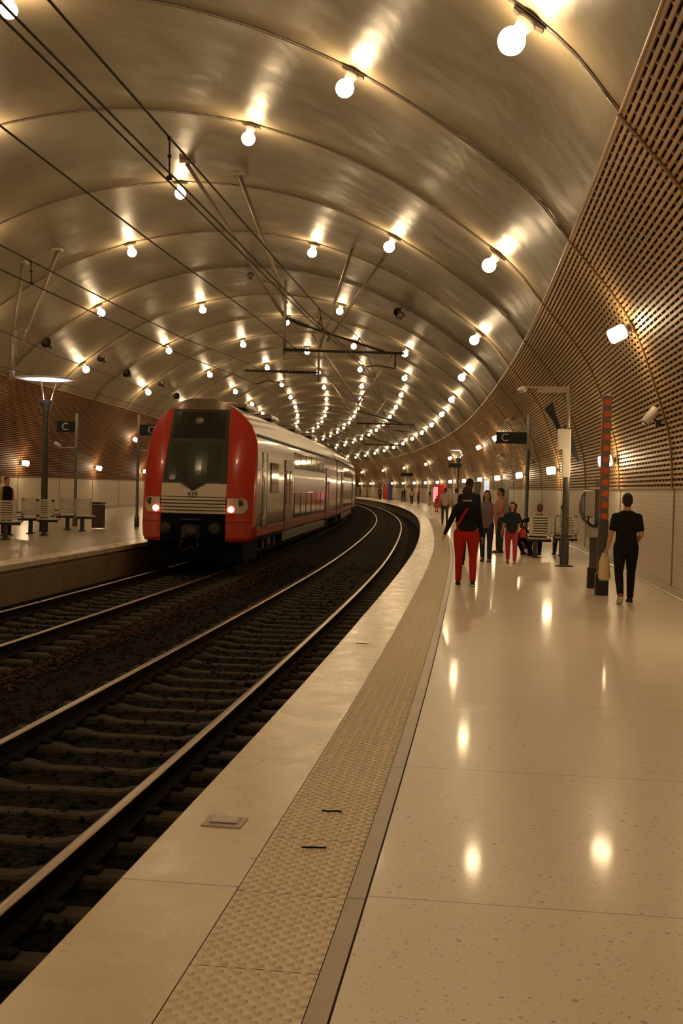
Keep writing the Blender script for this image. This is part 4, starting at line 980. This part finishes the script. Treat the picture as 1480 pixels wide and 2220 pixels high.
def person(label, s, u, rot, h, top, bottom, shoes, skin='skin', hair='hair_dark', hair_style='short', sleeve='short', leg=((.0, .02, .0), (.0, .02, .0)),
           arm=((.0, .12, .12), (.0, .12, .12)), lean=0.0, build=1.0, sit=False, vox=.012, cuff=1.0, hem=.86, neck_skin=True, group=None, head_turn=0.0, stripes=None, z=0.0, far=False, hipw=1.0):
    k = h / 1.75
    t = thing('person', label, 'person', s, u, z, rot, group)
    root = bpy.data.objects.new('x', None)
    HZ = .93; hips = Vector((0, 0, HZ)); L1, L2 = .43, .41
    def legchain(side, a, ab, kn):
        hp = Vector((side * .095 * hipw, 0, HZ - .02)); d1 = Vector((side * math.sin(ab), math.sin(a) * math.cos(ab), -math.cos(a) * math.cos(ab)))
        kp = hp + d1 * L1; b = a - kn; d2 = Vector((side * math.sin(ab) * .4, math.sin(b), -math.cos(b))).normalized(); an = kp + d2 * L2
        return hp, kp, an, b
    LG = [legchain(-1, *leg[0]), legchain(1, *leg[1])]
    toes = []
    for (hp, kp, an, b) in LG:
        pt = min(0, b) * .8 if not sit else 0
        toes.append((an, pt))
    low = min(min(an.z - .075, an.z + math.sin(p_) * .16 - .045) for an, p_ in toes)
    dz = -low
    off = Vector((0, 0, dz))
    TB = Matrix.Translation(off + Vector((0, 0, HZ))) @ Matrix.Rotation(-lean, 4, 'X') @ Matrix.Translation((0, 0, -HZ))
    def armchain(side, a, ab, el, inw=0.0):
        sh = Vector((side * .172 * build, -.005, 1.38)); d1 = Vector((side * math.sin(ab) * math.cos(a), math.sin(a), -math.cos(a) * math.cos(ab))).normalized()
        e_ = sh + d1 * .275; b = a + el; d2 = Vector((side * (math.sin(ab) * math.cos(el) * .9 - inw), math.sin(b), -math.cos(b) * math.cos(ab))).normalized(); wr = e_ + d2 * .245
        return TB @ sh, TB @ e_, TB @ wr, (TB.to_3x3() @ d2)
    AR = [armchain(-1, *arm[0]), armchain(1, *arm[1])]
    LG = [(hp + off, kp + off, an + off, b) for hp, kp, an, b in LG]
    K = lambda v_: Vector(v_) * k
    def scaled(mb): mb.v = [(x * k, y * k, z_ * k) for x, y, z_ in mb.v]; return mb
    # --- body
    mb = MB(); bd = build
    rings_body(mb, [(.80, .10 * bd, .08, 0), (.86, .150 * bd * hipw, .105, 0), (.93, .158 * bd * hipw, .112, -.005), (1.02, .135 * bd, .098, 0), (1.10, .122 * bd, .09, .005), (1.20, .138 * bd, .102, .005), (1.32, .160 * bd, .112, 0), (1.40, .160 * bd, .10, -.008), (1.45, .125 * bd, .075, -.012), (1.49, .06, .055, -.005), (1.53, .055, .055, 0)], Mx=TB)
    HT = TB @ Matrix.Translation((0, .005, 1.50)) @ Matrix.Rotation(head_turn, 4, 'Z')
    cap(mb, TB @ Vector((0, -.01, 1.42)), HT @ Vector((0, .0, .08)), .062, .055)
    mb.ball((0, .0, .145), (.076, .096, .105), 18, 12, M=HT); mb.ball((0, .028, .085), (.055, .062, .065), 14, 10, M=HT)
    mb.ball((0, .098, .115), (.013, .020, .024), 10, 6, M=HT); mb.ball((0, .078, .065), (.028, .022, .018), 10, 6, M=HT)
    for sd in (-1, 1): mb.ball((sd * .078, -.005, .12), (.011, .022, .032), 10, 6, M=HT)
    for hp, kp, an, b in LG:
        cap(mb, hp, kp, .085 * bd, .052); cap(mb, kp, kp.lerp(an, .35), .052, .056); cap(mb, kp.lerp(an, .3), an, .056, .036)
        cap(mb, an - Vector((0, .02, .02)), an + Vector((0, .12, -.035)), .036, .028)
    for i, (sh, el, wr, d2) in enumerate(AR):
        cap(mb, sh, el, .052 * bd, .040); cap(mb, el, wr, .040, .026)
        sd = (-1, 1)[i]
        # hand: palm, four fingers, thumb
        fw = Vector((0, 1, 0)); side_v = d2.cross(Vector((0, 0, 1))); side_v = side_v.normalized() if side_v.length > .1 else Vector((1, 0, 0))
        fwd = side_v.cross(d2).normalized()
        if fwd.y < 0: fwd = -fwd
        pal = Vector((-sd, 0, 0)); pal = (pal - d2 * pal.dot(d2)); pal = pal.normalized()
        wd = pal.cross(d2).normalized(); wd = wd if wd.y > 0 else -wd
        pc = wr + d2 * .05
        for q in (-.026, -.009, .009, .026): cap(mb, wr + d2 * .01 + wd * q * .6, wr + d2 * .085 + wd * q, .015, .0125, 8)
        for q, ln in ((-.030, .055), (-.010, .068), (.010, .074), (.030, .064)):
            a1 = wr + d2 * .088 + wd * q; a2 = a1 + (d2 * .9 + pal * .25).normalized() * ln * .5; a3 = a2 + (d2 * .7 + pal * .6).normalized() * ln * .5
            cap(mb, a1, a2, .0095, .009, 8); cap(mb, a2, a3, .009, .0075, 8)
        b1 = wr + d2 * .03 + wd * .026; b2 = b1 + (d2 * .55 + wd * .7 + pal * .3).normalized() * .042; b3 = b2 + (d2 * .85 + wd * .25 + pal * .3).normalized() * .03
        cap(mb, b1, b2, .013, .011, 8); cap(mb, b2, b3, .0105, .008, 8)
    body = fuse('body', scaled(mb), M[skin], t, vox * .75 if not far else vox, 2)
    # --- trousers
    if bottom is not None:
        mb = MB()
        rings_body(mb, [(.79, .11 * bd, .09, 0), (.86, .163 * bd * hipw, .122, 0), (.93, .168 * bd * hipw, .122, -.005), (1.0, .148 * bd, .108, 0), (1.03, .142 * bd, .104, 0)], Mx=Matrix.Translation(off))
        for hp, kp, an, b in LG:
            e_ = kp.lerp(an, cuff * .93) if cuff > 0 else kp
            cap(mb, hp, kp, .102 * bd * (1 + (hipw - 1) * .6), .070)
            if cuff > 0: cap(mb, kp, e_, .069, .055)
        fuse('trousers', scaled(mb), bottom, t, vox)
    # --- top
    mb = MB()
    rings_body(mb, [(hem, .170 * bd * hipw, .126, 0), (.93, .172 * bd * hipw, .126, -.003), (1.02, .163 * bd, .120, 0), (1.10, .158 * bd, .114, .005), (1.20, .166 * bd, .120, .005), (1.30, .180 * bd, .126, 0), (1.38, .184 * bd, .116, -.008), (1.425, .165 * bd, .098, -.012), (1.455, .12 * bd, .082, -.012), (1.485, .070, .066, -.008)], Mx=TB)
    for sh, el, wr, d2 in AR:
        if sleeve == 'none': continue
        e2 = sh.lerp(el, .72) if sleeve == 'short' else el
        cap(mb, sh, e2, .060 * bd, .056 if sleeve == 'short' else .048)
        if sleeve == 'long': cap(mb, el, el.lerp(wr, .97), .050, .036)
    tp_ = fuse('shirt', scaled(mb), top, t, vox)
    # --- shoes
    for (hp, kp, an, b) in LG:
        p_ = min(0, b) * .8 if not sit else 0
        F = Matrix.Translation(an) @ Matrix.Rotation(p_, 4, 'X')
        mb = MB(); mb.loft([[F @ Vector((x, y, z_)) for x, y, z_ in ((-w_, yy, -.075), (w_, yy, -.075), (w_ * 1.02, yy, -.05), (w_ * .8, yy, zt), (-w_ * .8, yy, zt), (-w_ * 1.02, yy, -.05))] for yy, w_, zt in ((-.075, .026, -.03), (-.06, .036, .0), (-.02, .038, .03), (.04, .042, .0), (.10, .047, -.025), (.155, .042, -.04), (.185, .024, -.052))], True, smooth=True)
        sm_ = shoes[0 if an.x < 0 else 1] if isinstance(shoes, tuple) else shoes
        so = obj('shoe', scaled(mb), sm_, t)
        mb = MB(); mb.loft([[F @ Vector((x, y, z_)) for x, y, z_ in ((-w_, yy, -.082), (w_, yy, -.082), (w_, yy, -.066), (-w_, yy, -.066))] for yy, w_ in ((-.078, .028), (-.06, .040), (.04, .045), (.10, .050), (.16, .044), (.188, .026))], True, smooth=False)
        obj('sole', scaled(mb), M['white'] if not far else M['black'], so)
    # --- hair and face
    mb = MB()
    mb.ball((0, -.014, .165), (.084, .100, .100), 18, 12, M=HT)
    if hair_style == 'short': mb.ball((0, -.045, .12), (.074, .065, .085), 14, 10, M=HT)
    if hair_style == 'bob': mb.ball((0, -.045, .10), (.088, .075, .12), 14, 10, M=HT)
    if hair_style == 'bun': mb.ball((0, -.045, .12), (.078, .068, .09), 14, 10, M=HT); mb.ball((0, -.11, .20), (.045, .045, .045), 12, 8, M=HT)
    if hair_style == 'long':
        mb.ball((0, -.045, .10), (.086, .07, .12), 14, 10, M=HT); cap(mb, HT @ Vector((0, -.06, .08)), HT @ Vector((0, -.085, -.12)), .075, .05, 12)
        for sd in (-1, 1): cap(mb, HT @ Vector((sd * .07, -.01, .12)), HT @ Vector((sd * .085, .01, -.06)), .03, .02)
    # trim the hair back from the face
    bmx = scaled(mb)
    hobj = fuse('hair', bmx, M[hair], t, vox * .8, 1)
    inv = HT.inverted()
    for v_ in hobj.data.vertices:
        q = inv @ (Vector(v_.co) / k)
        if q.y > .035 and q.z < .195 and abs(q.x) < .09:
            q.y = .035 + (q.y - .035) * .15 if q.z < .175 else q.y * .8; v_.co = (HT @ q) * k
    if not far:
        mb = MB()
        for sd in (-1, 1): mb.ball((sd * .030, .087, .135), (.011, .008, .007), 8, 6, M=HT)
        obj('eyes', scaled(mb), M['eye'], body)
        mb = MB(); mb.ball((0, .099, .068), (.024, .006, .006), 10, 6, M=HT); obj('mouth', scaled(mb), M['lip'], body)
    t['_h'] = h
    return t, dict(AR=[[tuple(x * k) for x in a[:3]] for a in AR], TB=TB, k=k, HT=HT, LG=LG)
BLK = cloth('black_cloth', (.010, .010, .011)); NAVY = cloth('navy_cloth', (.012, .016, .028)); REDC = cloth('red_cloth', (.42, .018, .012))
# the man on the right
p1, i1 = person('man in black T-shirt and trousers walking away near the right wall', 16.87, 2.12, .03, 1.61, BLK, BLK, (cloth('rust_shoe', (.35, .06, .025)), cloth('dark_shoe', (.03, .028, .03))), hair='hair_dark', sleeve='short',
    leg=((-.10, .03, .55), (.20, .02, .10)), arm=((-.05, .22, .10), (-.10, .18, 1.0, .25)), build=1.05, vox=.011, hem=.80)
hand = Vector(i1['AR'][0][2]); k_ = i1['k']
t = bpy.data.objects.new('carrier_bag', None); COL.objects.link(t); tag(t, 'crumpled cream carrier bag held by the man in black beside the striped post', 'bag')
t.location = P(16.87, 2.12, 0); t.rotation_euler = (0, 0, th(16.87) + .03)
mb = MB(); hx, hy, hz = hand.x - .02, hand.y, hand.z - .07
rings_ = []
for z_, rx, ry in ((hz, .035, .02), (hz - .06, .055, .03), (hz - .14, .075, .045), (hz - .26, .08, .05), (hz - .36, .085, .055), (hz - .40, .06, .04)):
    rings_.append([(hx - .02 + rx * (1 + .12 * math.sin(3 * j + z_ * 20)) * math.cos(2 * PI * j / 14), hy + ry * (1 + .15 * math.cos(4 * j + z_ * 15)) * math.sin(2 * PI * j / 14), z_) for j in range(14)])
mb.loft(rings_, True, smooth=True); obj('bag_body', mb, cloth('cream_plastic', (.62, .50, .28)), t)
mb = MB(); mb.tube([(hx - .03, hy, hz), (hx - .01, hy, hz + .05), (hx + .01, hy, hz + .06), (hx + .01, hy, hz)], .008, 6); obj('bag_handle', mb, cloth('cream_plastic', (.62, .50, .28)), t)
# the woman in red trousers
p2, i2 = person('woman in black jumper and bright red trousers with a red shoulder strap, walking away', 18.98, -.20, .02, 1.66, BLK, REDC, cloth('dark_shoe', (.03, .028, .03)), hair='hair_dark', hair_style='bob', sleeve='long',
    leg=((.10, .015, .08), (-.06, .02, .18)), arm=((.02, .42, .05), (.05, .20, .22)), build=1.02, vox=.011, cuff=.98, hem=.96, hipw=1.20)
TBk = i2['TB']; k_ = i2['k']
mb = MB(); pts = [(.075, .0, 1.47), (.05, -.09, 1.43), (-.02, -.125, 1.33), (-.09, -.125, 1.20), (-.15, -.095, 1.08), (-.165, -.02, 1.02), (-.14, .08, 1.06), (-.03, .135, 1.25), (.06, .09, 1.42), (.075, .0, 1.47)]
pts = [(TBk @ Vector(q)) * k_ for q in pts]; rings_ = []
for i, q in enumerate(pts):
    a = pts[min(i + 1, len(pts) - 1)] - pts[max(i - 1, 0)]; c0 = Vector((0, q.y, 0)).normalized() if abs(q.y) > .02 else Vector((q.x, 0, 0)).normalized()
    w_ = a.normalized().cross(c0).normalized() * .02; rings_.append([q - w_ - c0 * .002, q + w_ - c0 * .002, q + w_ + c0 * .008, q - w_ + c0 * .008])
mb.loft(rings_, True, smooth=False); obj('shoulder_strap', mb, REDC, p2)
# scarf at her neck
mb = MB(); mb.tube([tuple((TBk @ Vector((.07 * math.cos(a), -.01 + .07 * math.sin(a), 1.495))) * k_) for a in [i * PI / 5 for i in range(11)]], .016, 8); obj('collar', mb, cloth('pale_collar', (.45, .38, .36)), p2)
person('tall dark-haired person in dark clothes hidden behind the woman in red trousers', 24.3, -.14, .1, 1.84, NAVY, BLK, BLK, skin='skin2', hair_style='short', sleeve='long', vox=.014)
person('woman in lilac-grey top and dark jeans facing the camera beside the woman in red', 25.5, .27, PI - .2, 1.60, cloth('lilac_cloth', (.20, .15, .18)), cloth('jeans', (.035, .042, .055)), cloth('dark_shoe', (.03, .028, .03)), hair_style='long', sleeve='none', leg=((.12, .02, .0), (-.1, .02, .25)), arm=((.0, .14, .2), (.1, .12, .5, .2)), vox=.013, hem=.84)
p3, i3 = person('girl in pink trousers and dark top walking towards the camera', 25.16, .82, PI - .1, 1.36, cloth('teal_dark_cloth', (.02, .032, .038)), cloth('pink_cloth', (.50, .05, .10)), cloth('pink_shoe', (.40, .12, .12)), hair_style='long', sleeve='short', skin='skin', leg=((.14, .02, .02), (-.12, .02, .3)), arm=((.1, .1, .4, .2), (.0, .2, .15)), vox=.012)
t = thing('shoulder_bag', 'orange-red bag hanging at the side of the girl in pink trousers', 'bag', 25.16, 1.06)
mb = MB(); mb.bbox((0, 0, .68), (.13, .20, .20), .03); obj('bag_body', mb, cloth('orange_cloth', (.50, .07, .03)), t)
mb = MB(); mb.tube([(-.0, -.08, .77), (-.08, -.02, .98), (-.0, .08, .77)], .010, 6); obj('bag_strap', mb, cloth('orange_cloth', (.50, .07, .03)), t)
person('person in pale pink striped shirt and dark grey-green trousers behind the girl in pink', 29.3, .73, 1.9, 1.66, joints(mat('striped_cloth', (.50, .26, .20), .85, noise=((9, 9, 9), .3, (.40, .20, .15))), 1, 0, 0, (0, 0, 0)) if False else cloth('striped_pink', (.48, .24, .18)), cloth('greygreen_cloth', (.04, .045, .035)), cloth('dark_shoe', (.03, .028, .03)), hair_style='short', sleeve='short', skin='skin2', arm=((.3, .1, .9), (.5, .1, .9)), vox=.013)
SIT = ((1.45, .08, 1.45), (1.50, .06, 1.35))
def sitter(label, s, u, rot, h, top, bottom, **kw): return person(label, s, u, rot, h, top, bottom, cloth('dark_shoe', (.03, .028, .03)), leg=kw.pop('leg', SIT), sit=True, **kw)
sitter('man with reddish hair in a black jacket and white collar seated on the slatted bench', 27.85, 1.62, 0.15, 1.66, BLK, BLK, hair='hair_red', sleeve='long', arm=((.1, 1.25, .1), (.3, .15, .6)), vox=.013)
sitter('dark-haired person in black seated with legs stretched out beside the girl in pink', 28.2, 1.02, -.7, 1.62, BLK, BLK, hair='hair_dark', hair_style='bun', sleeve='long', leg=((1.2, .1, .55), (1.15, .05, .45)), arm=((.4, .1, .7), (.4, .1, .7)), vox=.013)
sitter('person in a pale shirt seated partly behind the white-box post', 28.85, 2.30, .1, 1.66, cloth('grey_shirt', (.35, .32, .27)), cloth('jeans', (.035, .042, .055)), sleeve='short', hair='hair_brown', vox=.013)
WH = cloth('white_cloth', (.60, .52, .48))
person('man in white T-shirt and grey trousers walking away, left of a pair in white', 53.4, -.30, .0, 1.68, WH, cloth('grey_cloth', (.10, .11, .09)), BLK, hair='hair_red', leg=((.15, .02, .1), (-.15, .02, .3)), vox=.02, far=True, skin='skin2')
person('person in white T-shirt and khaki trousers walking away, right of a pair in white', 57.8, .38, .0, 1.66, WH, cloth('khaki_cloth', (.30, .22, .12)), BLK, vox=.02, far=True, skin='skin2', leg=((-.1, .02, .2), (.1, .02, .1)))
person('slim person all in black standing beyond the pair in white T-shirts', 45.5, .25, .3, 1.62, BLK, BLK, BLK, sleeve='long', vox=.018, far=True)
person('person in dark top and pale shorts beside the lit vending machine', 112, 2.2, 1.2, 1.66, NAVY, cloth('khaki_cloth', (.30, .22, .12)), BLK, cuff=0, vox=.03, far=True)
person('child in orange standing in front of the red vending machine', 80, 0.35, .4, 1.15, cloth('orange_cloth', (.50, .07, .03)), cloth('tan_cloth', (.45, .2, .1)), BLK, vox=.025, far=True)
fc = [(119, 1.7, 1.1, 1.62, 'red_far', (.30, .05, .04)), (121.5, 1.15, .2, 1.60, 'pale_far', (.5, .42, .36)), (126, 1.7, 2.0, 1.7, 'grey_far', (.16, .14, .12)), (136, 1.5, .4, 1.55, 'black_far', (.015, .018, .02)), (139, 2.1, 2.6, 1.7, 'dark_far', (.05, .03, .03)),
      (160, 1.2, .5, 1.72, 'green_far', (.02, .06, .045)), (163, 1.6, 1.5, 1.66, 'purple_far', (.10, .03, .06)), (168, 2.0, .2, 1.7, 'blue_far', (.03, .04, .09)), (186, 2.6, .9, 1.66, 'red_far', (.30, .05, .04)), (190, 2.0, .1, 1.7, 'brown_far', (.12, .06, .04)), (200, 2.6, .3, 1.7, 'teal_far', (.04, .06, .06))]
ds_ = ['small far figure in dull red beside the pale-shirted one', 'small far figure in a pale shirt near the platform bend', 'small far figure in grey left of the two nearest the bend', 'far figure in black standing clear of the wall', 'far figure in dark clothes behind the one in black', 'far figure in dark green by the purple canopy', 'far figure in purple beside the one in dark green', 'far figure in dark blue near the blue totem', 'far figure in red close to the train end', 'far figure in brown close to the train end', 'farthest figure, in dull teal, at the vanishing point of the platform']
for (s_, u_, r_, h_, cn, cc), lb in zip(fc, ds_):
    person(lb, s_, u_, r_ * 2, h_, cloth(cn, cc), cloth('jeans', (.035, .042, .055)), BLK, vox=.035, far=True, skin='skin2', group='far crowd by the right wall')
# left platform
person('person in a yellow top cut by the left picture edge', 30.15, -12.95, -1.2, 1.66, cloth('yellow_cloth', (.48, .46, .08)), cloth('yellow_cloth', (.48, .46, .08)), BLK, hair='hair_brown', vox=.015, sleeve='short')
person('woman in a black camisole with bare shoulders behind the left bench seats', 30.8, -12.95, -2.2, 1.64, BLK, BLK, BLK, hair='hair_brown', hair_style='bun', sleeve='none', vox=.014, arm=((.0, .18, .2), (.0, .18, .2)))
for o in list(bpy.data.objects):
    if '_h' in o: del o['_h']
for m_ in bpy.data.materials:
    if '_' in m_: del m_['_']
